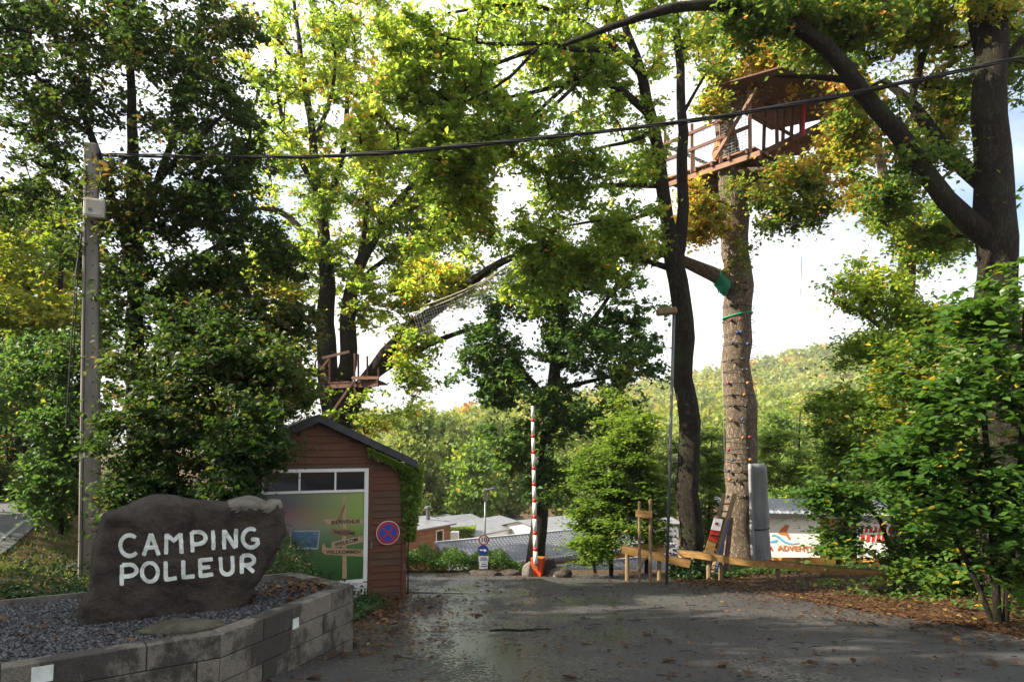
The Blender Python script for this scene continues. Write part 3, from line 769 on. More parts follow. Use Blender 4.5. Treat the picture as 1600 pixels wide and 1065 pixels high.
# the boulder ---------------------------------------------------------------
b0 = onlevel(125, 978, GL); b1 = onlevel(387, 949, GL); bd = (b1-b0); bd.z = 0; bd.normalize(); bn = Vector((bd.y, -bd.x, 0))  # bn faces the viewer
if bn.y > 0: bn = -bn
OUT = [(123, 984), (130, 946), (146, 925), (148, 880), (152, 850), (160, 824), (168, 808), (186, 802), (205, 797), (228, 786), (245, 781), (275, 780), (300, 785), (330, 787), (352, 791),
       (360, 787), (372, 783), (388, 781), (403, 785), (415, 791), (424, 786), (437, 787), (441, 800), (447, 836), (437, 852), (425, 880), (402, 915), (388, 945), (374, 962), (330, 968), (250, 980), (185, 988)]
O2 = []
for q in OUT:
    p = onplane(q[0], q[1], b0, bd); O2.append(((p-b0).dot(bd), p.z))
def resample(pl, n):
    pl = pl+[pl[0]]; L = [0]
    for i in range(len(pl)-1): L.append(L[-1]+math.dist(pl[i], pl[i+1]))
    o = []
    for k in range(n):
        t = L[-1]*k/n; i = max(j for j in range(len(L)-1) if L[j] <= t); f = (t-L[i])/(L[i+1]-L[i]+1e-9)
        o.append((pl[i][0]+(pl[i+1][0]-pl[i][0])*f, pl[i][1]+(pl[i+1][1]-pl[i][1])*f))
    return o
NO = 260
O3 = resample(O2, NO); bcx = sum(p[0] for p in O3)/NO; bcz = sum(p[1] for p in O3)/NO
def bface(u, z):
    v1 = mnoise.voronoi(Vector((u*2.6+z*0.7, z*3.4, 3.0)))[0]; v2 = mnoise.voronoi(Vector((u*8, z*10-u*2, 7.0)))[0]
    return 0.030*(v1[1]-v1[0])+0.011*(v2[1]-v2[0])+0.030*abs(N3(u*2.1-z*1.3, z*2.6+u, 14))+0.016*abs(N3(u*5+z*3, z*7-u*2, 22))+0.028*N3(u*2.3, z*2.3, 4.0)+0.014*N3(u*6, z*6, 9)+0.009*N3(u*13, z*13, 2)+0.005*abs(N3(u*28, z*28, 6))+0.020*abs(N3(u*3.1+z*1.6, z*4.4-u, 31))
def bpoint(u, z, off): return b0+bd*u+bn*off+Vector((0, 0, z-b0.z))
rings = [0.0]+[0.05*k for k in range(1, 19)]+[0.925, 0.95, 0.97, 0.985, 1.0]
V = []; Fc = []
def brow(s, side):
    o = []
    for k, (u, z) in enumerate(O3):
        uu = bcx+(u-bcx)*s; zz = bcz+(z-bcz)*s
        rough = 1+(0.020*N3(u*9, z*9, 3)+0.012*N3(u*24, z*24, 3))*(s > 0.9)
        uu = bcx+(uu-bcx)*rough; zz = bcz+(zz-bcz)*rough
        if side > 0:
            off = bface(uu, zz)-0.05*max(0, (s-0.90)/0.10)**2*(1+1.5*N3(u*4, z*4, 8))
        else:
            off = -0.42-0.10*(1-s*s)+0.10*N3(uu*2, zz*2, 20)+0.14*max(0, (s-0.8)/0.2)**2
        o.append(tuple(bpoint(uu, zz, off)))
    return o
rows_ = [brow(s, 1) for s in rings[1:]]
for k in range(1, 5):      # flank
    f = k/5; r_ = []
    for i, (u, z) in enumerate(O3):
        a = Vector(rows_[len(rings)-2][i]); e = 1+0.05*math.sin(math.pi*f)+0.05*N3(u*5, z*5, f*6)*math.sin(math.pi*f)
        uu = bcx+(u-bcx)*e; zz = bcz+(z-bcz)*e
        r_.append(tuple(bpoint(uu, zz, -0.05-(0.28)*f)))
    rows_.append(r_)
rows_ += [brow(s, -1) for s in reversed(rings[1:])]
for r_ in rows_: V += r_
fcen = len(V); V.append(tuple(bpoint(bcx, bcz, bface(bcx, bcz)))); bcen = len(V); V.append(tuple(bpoint(bcx, bcz, -0.52)))
for j in range(len(rows_)-1):
    for i in range(NO): Fc.append((j*NO+i, j*NO+(i+1) % NO, (j+1)*NO+(i+1) % NO, (j+1)*NO+i))
for i in range(NO):
    Fc.append((fcen, (i+1) % NO, i)); j = (len(rows_)-1)*NO; Fc.append((bcen, j+i, j+(i+1) % NO))
me = bpy.data.meshes.new('stone'); me.from_pydata(V, [], Fc); me.update()
bm = bmesh.new(); bm.from_mesh(me); bmesh.ops.recalc_face_normals(bm, faces=bm.faces[:]); bm.to_mesh(me); bm.free()
stone = thing('name_stone', 'large dark brown boulder with hand painted white camping name', 'boulder')
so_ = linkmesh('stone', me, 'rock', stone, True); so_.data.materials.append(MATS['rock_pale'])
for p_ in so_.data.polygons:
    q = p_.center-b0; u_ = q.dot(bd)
    if u_ > bcx+0.32 and p_.center.z > bcz+0.40+0.10*N3(u_*7, p_.center.z*7, 2)+0.06*N3(u_*20, 3, 1): p_.material_index = 1  # crest: paler quartz-like stone, with the sunlight on it painted in as colour
def arc(cx, cy, rx, ry, a0, a1, n=14): return [(cx+rx*math.cos(R(a0+(a1-a0)*i/n)), cy-ry*math.sin(R(a0+(a1-a0)*i/n))) for i in range(n+1)]
# strokes in crop pixels (2.58 x the photo, from row 740)
LET = {
 'c': [arc(523, 287, 38, 42, 50, 318)], 'a': [[(607, 238), (594, 285), (578, 328)], [(609, 238), (624, 282), (640, 326)], [(592, 296), (628, 292)]],
 'm': [[(669, 322), (671, 240)], [(671, 242), (700, 268), (728, 240)], [(728, 238), (731, 318)]],
 'p': [[(775, 312), (772, 232)], [(772, 234)]+arc(796, 256, 32, 24, 80, -80)+[(776, 282)]], 'i': [[(858, 226), (859, 304)]],
 'n': [[(903, 302), (902, 224)], [(903, 226), (926, 262), (949, 298)], [(950, 296), (951, 220)]], 'g': [arc(1010, 257, 33, 38, 55, 325)+[(1036, 262), (1010, 262)]],
 'p2': [[(491, 446), (492, 364)], [(492, 365)]+arc(518, 386, 33, 23, 80, -80)+[(494, 412)]], 'o': [arc(604, 394, 32, 38, 90, 450, 22)],
 'l': [[(667, 350), (668, 422), (712, 415)]], 'l2': [[(737, 344), (738, 414), (784, 408)]], 'e': [[(856, 340), (804, 345), (807, 408), (858, 401)], [(806, 376), (846, 371)]],
 'u': [[(887, 333), (890, 380)]+arc(913, 378, 24, 23, 185, 355, 10)+[(937, 330)]], 'r': [[(973, 400), (975, 328)], [(975, 329)]+arc(996, 346, 28, 20, 85, -85)+[(978, 368)], [(992, 367), (1022, 394)]],
}
def letter(name, strokes, w=16.5):
    mb = MB(); rl = random.Random(name)
    for s_ in strokes:
        # even steps
        pts = []
        for i in range(len(s_)-1):
            L = math.dist(s_[i], s_[i+1]); k = max(1, int(L/6))
            pts += [(s_[i][0]+(s_[i+1][0]-s_[i][0])*j/k, s_[i][1]+(s_[i+1][1]-s_[i][1])*j/k) for j in range(k)]
        pts.append(s_[-1]); Lf = []; Rt = []
        for i, p in enumerate(pts):
            a = pts[max(0, i-1)]; b = pts[min(len(pts)-1, i+1)]; dx, dy = b[0]-a[0], b[1]-a[1]; l = math.hypot(dx, dy) or 1
            ww = w/2*(1+0.16*N3(p[0]*0.06, p[1]*0.06, 5)+rl.uniform(-0.05, 0.05))
            if i in (0, len(pts)-1): ww *= 0.82
            Lf.append((p[0]-dy/l*ww, p[1]+dx/l*ww)); Rt.append((p[0]+dy/l*ww, p[1]-dx/l*ww))
        b_ = len(mb.v)
        for l_, r_ in zip(Lf, Rt):
            for q in (l_, ((l_[0]+r_[0])/2, (l_[1]+r_[1])/2), r_):
                p = onplane(q[0]/2.5806, 740+q[1]/2.5806, b0, bd); u = (p-b0).dot(bd)
                mb.v.append(tuple(bpoint(u, p.z, bface(u, p.z)+0.006)))
        for i in range(len(pts)-1):
            for c in (0, 1): mb.f.append((b_+3*i+c, b_+3*i+c+1, b_+3*i+4+c, b_+3*i+3+c))
    o = mb.build('painted_letter', 'sign_paint', stone)
    sol = o.modifiers.new('thickness', 'SOLIDIFY'); sol.thickness = 0.004; sol.offset = 0
for k_, v_ in LET.items(): letter(k_, v_)
base(stone, (b0.x+bd.x*0.6, b0.y+bd.y*0.6, GL))

def rockmesh(c, r, seed, mat, name, label, cat, rot=0.0, det=3, amp=0.3):
    bm = bmesh.new(); bmesh.ops.create_icosphere(bm, subdivisions=det, radius=1)
    for v in bm.verts:
        p = v.co.copy(); k = 1+amp*N3(p.x*1.3+seed, p.y*1.3, p.z*1.3)+amp*0.5*N3(p.x*3+seed, p.y*3, p.z*3)+0.06*N3(p.x*8, p.y*8+seed, p.z*8)
        v.co = Vector((p.x*r[0], p.y*r[1], max(p.z, -0.55)*r[2]))*k
    me = bpy.data.meshes.new(name); bm.to_mesh(me); bm.free()
    o = linkmesh(name, me, mat, None, True); o.location = c; o.rotation_euler = (0, 0, rot)
    return tag(o, label, cat)
p = onlevel(285, 984, GL); rockmesh((p.x, p.y, GL+0.02), (0.30, 0.17, 0.055), 2, 'rock_moss', 'flat_stone', 'flat mossy stone lying on gravel in front of the name boulder', 'stone', 0.3, amp=0.2)

# ================================================================== UTILITY POLE AND CABLE
pole = thing('utility_pole', 'tall tapered grey concrete utility pole left of the name boulder', 'pole')
pb = P(143, 850, 12.0); pt = P(143, 225, 11.9); pax = Vector((0.87, 0.5, 0)).normalized()
mb = MB(); W0, W1 = 0.165, 0.105; D0, D1 = 0.11, 0.08
ex = Vector((0.93, 0.36, 0)); ey = Vector((-0.36, 0.93, 0)); c8 = []
pb.z = gz(pb.x, pb.y)-0.1
for c, w, d in ((pb, W0, D0), (pt, W1, D1)):
    for sx, sy in ((-1, -1), (1, -1), (1, 1), (-1, 1)): c8.append(c+ex*sx*w+ey*sy*d)
mb.quadbox(c8); mb.build('shaft', 'pole_concrete', pole, bevel=0.02)
for i in range(26):
    f = 0.12+0.86*i/26; c = pb.lerp(pt, f); d = D0+(D1-D0)*f; w = W0+(W1-W0)*f
    q = c-ey*(d+0.001)+ex*(0.35*w); mb = MB(); mb.tube([q+ey*0.02, q-ey*0.003], 0.014, 8); mb.build('bolt_hole', 'dark', pole)
    q = c-ex*(w+0.001)
    if i % 2: mb = MB(); mb.tube([q+ex*0.02, q-ex*0.003], 0.012, 8); mb.build('bolt_hole', 'dark', pole)
mb = MB(); a = pb.lerp(pt, 0.03); mb.tube([pb.lerp(pt, f)-ey*(D0+(D1-D0)*f+0.012)-ex*((W0+(W1-W0)*f)*0.62) for f in (0.02, 0.3, 0.6, 0.95)], 0.011, 6); mb.build('earth_wire', 'cable', pole)
bc = P(148, 326, 11.75)
mb = MB(); mb.quadbox([bc+ex*sx*0.165+ey*sy*0.07+Vector((0, 0, z)) for z in (-0.165, 0.165) for sx, sy in ((-1, -1), (1, -1), (1, 1), (-1, 1))])
bx_ = mb.build('meter_box', 'plastic_grey', pole, bevel=0.012)
mb = MB(); mb.quadbox([bc-ey*0.075+ex*sx*0.135+ey*sy*0.012+Vector((0, 0, z)) for z in (-0.135, 0.135) for sx, sy in ((-1, -1), (1, -1), (1, 1), (-1, 1))]); mb.build('lid', 'plastic_grey', bx_, bevel=0.006)
mb = MB(); q = bc-ey*0.085-ex*0.05-Vector((0, 0, 0.05)); mb.tube([q+ey*0.01, q-ey*0.01], 0.035, 14); mb.build('gland', 'metal', bx_)
for k in range(2):
    mb = MB(); mb.tube([pb.lerp(pt, 0.80)-ex*0.14, pb.lerp(pt, 0.70)-ex*(0.19+k*0.03)-ey*0.05, pb.lerp(pt, 0.5)-ex*(0.26+0.05*k), pb.lerp(pt, 0.35)-ex*(0.32+0.05*k)], 0.010, 6); mb.build('drop_wire', 'cable', pole)
base(pole, pb)
cab = thing('overhead_cable', 'bundled black overhead cable sagging from the pole to the upper right', 'cable')
pts_px = [(152, 243, 11.9), (300, 245, 11.7), (480, 244, 11.4), (620, 238, 11.2), (800, 222, 10.9), (960, 204, 10.6), (1120, 182, 10.3), (1300, 152, 10.0), (1450, 123, 9.8), (1600, 90, 9.6), (1800, 40, 9.3)]
cpts = [P(*q) for q in pts_px]
for k in range(5):
    mb = MB(); pp = []
    for i in range(len(cpts)-1):
        for j in range(6):
            f = (i*6+j); c = cpts[i].lerp(cpts[i+1], j/6); a = f*0.55+k*1.256
            rr = 0.020+0.016*math.sin(f*0.3+k); pp.append(c+Vector((0, math.cos(a)*rr, math.sin(a)*rr)))
    mb.tube(pp, 0.013, 6); mb.build('strand', 'cable', cab, True)
for k in range(4):
    mb = MB(); mb.tube([P(200, 244+k, 11.85), P(175, 250+4*k, 11.75), P(160, 262+5*k, 11.72), P(154, 278+4*k, 11.74), P(158, 268+2*k, 11.7)], 0.011, 6); mb.build('pigtail', 'cable', cab, True)

# ================================================================== BOOTH
hd = Vector((2.41, 1, 0)).normalized(); hn = Vector((hd.y, -hd.x, 0))     # along the front, towards the viewer
h0 = Vector((-1.88, 12.2, 0)); h0.z = gz(-1.88, 12.2)-0.05
ZB = h0.z
def H(t, z, o=0.0): return Vector((h0.x, h0.y, 0))+hd*t+hn*o+Vector((0, 0, z))      # t along the front from the right corner, o towards the viewer
def hpx(px, py): 
    p = onplane(px, py, h0, hd); return (p-Vector((h0.x, h0.y, p.z))).dot(hd), p.z
booth = thing('entrance_booth', 'brown clapboard booth with gable front and printed welcome mural', 'booth')
tA, zA = hpx(497, 655); tE, zE = hpx(640, 722); tWr, zWt = hpx(576, 731); _, zWm = hpx(560, 766); _, zWb = hpx(574, 906)
tL = 2*tA; DEP = 4.0
def top_at(t): return zA-(zA-zE)*abs(t-tA)/abs(tE-tA)-0.03
m = MB()      # body behind the boards
m.quadbox([H(tL, ZB, -DEP), H(0, ZB, -DEP), H(0, ZB, -0.035), H(tL, ZB, -0.035), H(tL, zE-0.03, -DEP), H(0, zE-0.03, -DEP), H(0, zE-0.03, -0.035), H(tL, zE-0.03, -0.035)])
m.build('wall', 'board_dark', booth)
m = MB(); m.poly([H(tL, zE-0.032, -0.04), H(0, zE-0.032, -0.04), H(tA, zA-0.05, -0.04)], -hn*(DEP-0.05)); m.build('gable_core', 'board_dark', booth)
bh = 0.118; z = ZB+0.02; rb = random.Random(7); k = 0
while z < zA-0.08:
    z1 = min(z+bh-0.006, zA-0.05)
    segs = []
    if z1 < zWt+0.03: segs = [(tWr+0.05, -0.012)]
    else:
        zz = z1-0.0
        def tx(sgn):
            if zz <= top_at(0 if sgn > 0 else tL): return (-0.012 if sgn > 0 else tL+0.012)
            return tA+sgn*abs(tE-tA)*max(0, (zA-0.03-zz))/(zA-zE)
        segs = [(tx(-1), tx(1))]
        if z < zWt+0.05: segs = [(tWr+0.05, tx(1))] if zz < zWt+0.05 else segs
    for a, b in segs:
        if b-a < 0.05: continue
        o = rb.uniform(0, 0.003)
        m = MB(); m.quadbox([H(a, z, -0.03), H(b, z, -0.03), H(b, z, 0.004+o), H(a, z, 0.004+o), H(a, z1, -0.03), H(b, z1, -0.03), H(b, z1, -0.012+o), H(a, z1, -0.012+o)])
        m.build('board', 'board' if z > zWt else rb.choice(['board_dark', 'board_dark', 'board']), booth)
    z += bh
m = MB(); m.quadbox([H(tWr+0.012, ZB, -0.03), H(tWr+0.075, ZB, -0.03), H(tWr+0.075, ZB, 0.022), H(tWr+0.012, ZB, 0.022), H(tWr+0.012, zWt, -0.03), H(tWr+0.075, zWt, -0.03), H(tWr+0.075, zWt, 0.022), H(tWr+0.012, zWt, 0.022)]); m.build('door_post', 'board', booth)
m = MB(); m.quadbox([H(-0.07, ZB, -0.05), H(0.015, ZB, -0.05), H(0.015, ZB, 0.02), H(-0.07, ZB, 0.02), H(-0.07, zE-0.05, -0.05), H(0.015, zE-0.05, -0.05), H(0.015, zE-0.05, 0.02), H(-0.07, zE-0.05, 0.02)]); m.build('corner_post', 'board', booth)
# right flank boards
z = ZB+0.02
while z < zE-0.1:
    m = MB(); m.quadbox([H(0, z, -DEP), H(0.02, z, -DEP), H(0.02, z, -0.052), H(0, z, -0.052), H(0, z+bh-0.006, -DEP), H(0.008, z+bh-0.006, -DEP), H(0.008, z+bh-0.006, -0.052), H(0, z+bh-0.006, -0.052)]); m.build('board', 'board_dark', booth); z += bh
# handle, hinge
for px, py in ((580, 851), (631, 885), (632, 758)):
    t, z = hpx(px, py); m = MB(); m.quadbox([H(t+dx, z+dz, o) for dz in (-0.05, 0.05) for dx, o in ((-0.012, 0.0), (0.012, 0.0), (0.012, 0.035), (-0.012, 0.035))]); m.build('latch', 'metal', booth)
# window band, frame and mural
tWl = tL+0.12
def rail(t0, t1, z0, z1, o0, o1, name, mat, par=None):
    m = MB(); m.quadbox([H(t0, z0, o0), H(t1, z0, o0), H(t1, z0, o1), H(t0, z0, o1), H(t0, z1, o0), H(t1, z1, o0), H(t1, z1, o1), H(t0, z1, o1)]); return m.build(name, mat, par or booth)
fr = rail(tWl, tWr, zWt-0.055, zWt, -0.03, 0.018, 'window_frame', 'white_frame')
rail(tWl, tWr-0.072, zWm-0.02, zWm+0.02, -0.03, 0.016, 'mullion', 'white_frame', fr)
rail(tWr-0.07, tWr, zWb-0.01, zWt-0.057, -0.03, 0.018, 'mullion', 'white_frame', fr)
rail(tWl, tWr-0.072, zWb-0.03, zWb+0.03, -0.03, 0.017, 'mullion', 'white_frame', fr)
tms = [hpx(px, 750)[0] for px in (524, 468, 411)]
edges = [tWr-0.07]+tms+[tWl]
for t in tms: rail(t-0.015, t+0.015, zWm+0.022, zWt-0.057, -0.03, 0.012, 'mullion', 'white_frame', fr)
for i in range(len(edges)-1): rail(edges[i+1]+0.016, edges[i]-0.016, zWm+0.022, zWt-0.057, -0.028, -0.02, 'pane', 'window_glass', fr)
rail(tWl, tWr, ZB+0.0, zWb-0.032, -0.03, 0.010, 'base_panel', 'white_panel')
zm0, zm1 = zWb+0.031, zWm-0.021
m = MB()      # mural panel: local x along the front so the print runs with it
mu = rail(tWl, tWr-0.071, zm0, zm1, -0.034, -0.004, 'mural', 'mural_print')
def print_poly(px, name, mat, o=0.0):
    pl = [hpx(*q) for q in px]; m = MB(); m.poly([H(t, z, -0.002+o) for t, z in pl], -hn*0.002)
    return m.build(name, mat, mu)
print_poly([(535, 903), (535, 840), (536, 775), (541, 773), (541, 840), (542, 903)], 'printed_post', 'print_wood')
print_poly([(527, 812), (538, 785), (540, 790), (534, 808), (533, 816)], 'printed_shadow', 'print_wood_dark', 0.002)
print_poly([(505, 811), (569, 810), (569, 819), (511, 819)], 'printed_board', 'print_wood', 0.002)
print_poly([(518, 825), (549, 827), (556, 832), (548, 838), (518, 835)], 'printed_board', 'print_wood_dark', 0.002)
print_poly([(518, 846), (569, 836), (569, 846), (518, 856)], 'printed_board', 'print_wood', 0.002)
print_poly([(503, 852), (506, 848), (509, 855), (569, 858), (569, 869), (509, 866), (503, 862)], 'printed_board', 'print_wood', 0.003)
print_poly([(453, 828), (500, 828), (497, 858), (454, 857)], 'printed_picture_rim', 'print_grey', 0.002)
print_poly([(455, 830), (498, 830), (495, 855), (456, 855)], 'printed_picture', 'print_night', 0.003)
for s_, px, py, hgt, mt, rise in (('BIENVENUE', 540, 815, 9.5, 'sign_black', 0.0), ('WELCOME', 538, 832, 7.5, 'sign_black', -0.12), ('WELKOM', 541, 846.5, 9.5, 'sign_black', 0.19), ('WILLKOMMEN', 537, 862, 9, 'sign_black', -0.05), ('ur', 443, 801, 9, 'sign_black', 0)):
    t, z = hpx(px, py); c = H(t, z, 0.004)
    textobj(s_, 'printed_word', mt, mu, c, hd+Vector((0, 0, rise)), (0, 0, 1), hgt*0.88*11.9/F, 0.001, bold=0.0015)
print_poly([(431, 790), (441, 797), (441, 789)], 'printed_mark', 'print_red', 0.002)
# roof
ov = 0.14
for sgn in (-1, 1):
    te = tA+sgn*(abs(tE-tA)+0.10); ze = zA+0.03-(zA-zE)*(abs(te-tA))/abs(tE-tA)
    m = MB(); m.quadbox([H(tA, zA+0.03, -DEP-0.1), H(te, ze, -DEP-0.1), H(te, ze, ov), H(tA, zA+0.03, ov), H(tA, zA+0.085, -DEP-0.1), H(te, ze+0.055, -DEP-0.1), H(te, ze+0.055, ov), H(tA, zA+0.085, ov)]); rf = m.build('roof', 'slate', booth)
    m = MB(); m.quadbox([H(tA, zA-0.05, ov+0.002), H(te, ze-0.08, ov+0.002), H(te, ze-0.08, ov+0.025), H(tA, zA-0.05, ov+0.025), H(tA, zA+0.08, ov+0.002), H(te, ze+0.05, ov+0.002), H(te, ze+0.05, ov+0.025), H(tA, zA+0.08, ov+0.025)]); m.build('barge_board', 'slate', rf)
base(booth, h0)
# no stopping sign
def disc(name, mat, parent, c, xd, ud, r, off, nrm, seg=36, r_in=None, a0=0, a1=360, thick=0.003):
    m = MB(); x = Vector(xd); u = Vector(ud); c = Vector(c)+Vector(nrm)*off; full = abs(a1-a0) >= 360
    k = seg if full else max(3, int(seg*(a1-a0)/360))
    ang = [R(a0+(a1-a0)*i/k) for i in range(k if full else k+1)]
    outp = [c+x*math.cos(a)*r+u*math.sin(a)*r for a in ang]
    if r_in is None: m.poly(outp, -Vector(nrm)*thick)
    else:
        inp = [c+x*math.cos(a)*r_in+u*math.sin(a)*r_in for a in ang]; n = len(ang)
        m.v = [tuple(p) for p in outp]+[tuple(p) for p in inp]; m.f = [(i, (i+1) % n, n+(i+1) % n, n+i) for i in range(n)]
    return m.build(name, mat, parent)
ns = thing('no_stopping_sign', 'round red and blue no stopping sign on brown boards', 'sign')
t, z = hpx(606, 831.5); c = H(t, z, 0.02); rS = 0.205
disc('plate', 'sign_white', ns, c, hd, (0, 0, 1), rS, 0.0, hn, thick=0.008)
disc('red_ring', 'sign_red', ns, c, hd, (0, 0, 1), rS-0.008, 0.003, hn)
for k in range(4): 
    ctr = c+hd*math.cos(R(90*k))*0.022+Vector((0, 0, 1))*math.sin(R(90*k))*0.022
    m = MB(); a0 = 90*k-45; pl = [ctr]+[ctr+(hd*math.cos(R(a0+90*i/12))+Vector((0, 0, 1))*math.sin(R(a0+90*i/12)))*0.128 for i in range(13)]
    m.poly([p+hn*0.006 for p in pl], -hn*0.002); m.build('blue_sector', 'sign_blue', ns)
base(ns, c)

# ================================================================== DIRECTION AND SPEED SIGNS, LAMP, BARRIER
sg = thing('sign_post', 'slim post with round ten sign, blue arrow sign and white notices', 'sign')
sb = P(755, 891, 18.0); sb.z = gz(sb.x, sb.y)
m = MB(); m.tube([sb-Vector((0, 0, 0.1)), P(755.5, 834, 18.0)], 0.025, 10); m.build('post', 'metal', sg, True)
vx = Vector((1, 0.05, 0)).normalized(); vn = Vector((vx.y, -vx.x, 0)); uz = Vector((0, 0, 1))
c = P(756, 843, 17.95)
o = disc('speed_disc', 'sign_white', sg, c, vx, uz, 0.135, 0.0, vn, thick=0.006); disc('red_ring', 'sign_red', o, c, vx, uz, 0.135, 0.003, vn, r_in=0.103)
textobj('10', 'number', 'sign_black', o, c+vn*0.005, vx, uz, 0.17, 0.001, bold=0.004)
c = P(755, 859, 17.95); o = disc('arrow_disc', 'sign_blue', sg, c, vx, uz, 0.132, 0.0, vn, thick=0.006)
m = MB(); q = lambda a, b: c+vn*0.004+vx*a+uz*(b-0.10*a)
m.poly([q(-0.09, 0.018), q(0.03, 0.018), q(0.02, 0.05), q(0.10, 0.0), q(0.02, -0.05), q(0.03, -0.018), q(-0.09, -0.018)], -vn*0.002); m.build('arrow', 'sign_white', o)
for py0, py1, w in ((868.5, 877.5, 0.13), (878, 888, 0.11)):
    a = P(755.5, py0, 17.95); b = P(755.5, py1, 17.95); m = MB(); m.poly([a-vx*w, a+vx*w, b+vx*w*0.95, b-vx*w*0.95], -vn*0.006); nt_ = m.build('notice', 'sign_white', sg)
    for f, wd in ((0.25, 0.6), (0.6, 0.75)):
        e = a.lerp(b, f)+vn*0.003; m = MB(); m.poly([e-vx*w*wd+uz*0.012, e+vx*w*wd+uz*0.012, e+vx*w*wd-uz*0.012, e-vx*w*wd-uz*0.012], -vn*0.002); m.build('notice_line', 'sign_blue', nt_)
base(sg, sb)

lp = thing('lamp_post', 'thin grey lamp post rising behind the tiled roof', 'lamp post')
a = P(757.5, 845, 33); b = P(758.5, 768, 33); m = MB(); m.tube([Vector((a.x, a.y, gz(a.x, a.y)-0.1)), a, b], 0.045, 8); m.build('post', 'metal', lp, True)
m = MB(); m.bar(b+Vector((-0.1, 0, 0.05)), b+Vector((0.42, 0, 0.16)), 0.22, 0.1); m.build('lamp_head', 'metal', lp, bevel=0.02)
m = MB(); m.bar(b+Vector((0, -0.03, -0.45)), b+Vector((0, -0.03, 0.02)), 0.16, 0.16); m.build('control_box', 'metal', lp)
base(lp, (a.x, a.y, gz(a.x, a.y)))

bar = thing('barrier_gate', 'red and white barrier arm raised from orange cabinet beside the tree', 'barrier')
g0 = P(841, 896, 17.3); g0.z = gz(g0.x, g0.y)-0.05
kx = Vector((0.95, -0.3, 0)); ky = Vector((0.3, 0.95, 0))
def prof(px0, px1, py, d): return P(px0, py, d), P(px1, py, d)
m = MB(); c8 = []
for (w, dp, z) in ((0.09, 0.10, g0.z), (0.155, 0.16, g0.z+0.52)):
    for sx, sy in ((-1, -1), (1, -1), (1, 1), (-1, 1)): c8.append(Vector((g0.x, g0.y, z))+kx*w*sx+ky*dp*sy)
m.quadbox(c8); m.build('cabinet', 'barrier_orange', bar, bevel=0.012)
m = MB(); z = g0.z+0.46; m.quadbox([Vector((g0.x, g0.y, zz))+kx*sx*0.035-ky*(0.15 if i_ in (0, 1) else 0.21) for zz in (z-0.2, z+0.12) for i_, sx in enumerate((-1, 1, 1, -1))]); m.build('arm_clamp', 'rust', bar)
arm0 = Vector((g0.x, g0.y, g0.z+0.40))-ky*0.24; arm1 = P(832, 634, 17.05)
L_ = (arm1-arm0).length; k = 0; t = 0.0; ad = (arm1-arm0).normalized()
NS = 19; wid = [1.0 if i % 2 == 0 else 0.30 for i in range(NS)]; tot = sum(wid)
for i in range(NS):
    l_ = L_*wid[i]/tot; ra = 0.056-0.02*(t/L_); rb_ = 0.056-0.02*((t+l_)/L_)
    m = MB(); m.tube([arm0+ad*t, arm0+ad*(t+l_)], [ra+(0.001 if i % 2 else 0), rb_+(0.001 if i % 2 else 0)], 12); m.build('white_section' if i % 2 == 0 else 'red_stripe', 'sign_white' if i % 2 == 0 else 'barrier_red', bar, True); t += l_
base(bar, g0)
for i, (px, py, d, r, lab, mt) in enumerate(((826, 893, 17.3, (0.15, 0.14, 0.26), 'pale upright rock touching the left of orange barrier cabinet', 'rock_pale'), (856, 889, 17.5, (0.20, 0.2, 0.36), 'dark rounded rock standing right behind the orange barrier cabinet', 'rock'),
        (869, 894, 17.4, (0.36, 0.22, 0.15), 'low wide tan rock right of the orange barrier cabinet', 'rock_pale'), (880, 898, 17.0, (0.24, 0.2, 0.15), 'small brown rock at the right end by barrier', 'rock'),
        (760, 893, 17.6, (0.45, 0.22, 0.10), 'flat grey rock at the foot of the sign post', 'rock'), (795, 892, 17.7, (0.35, 0.22, 0.10), 'flat grey rock between sign post and tree', 'rock'))):
    p = P(px, py, d); rockmesh((p.x, p.y, gz(p.x, p.y)+r[2]*0.35), r, 11+i*3.3, mt, 'rock', lab, 'rock', i*0.7)

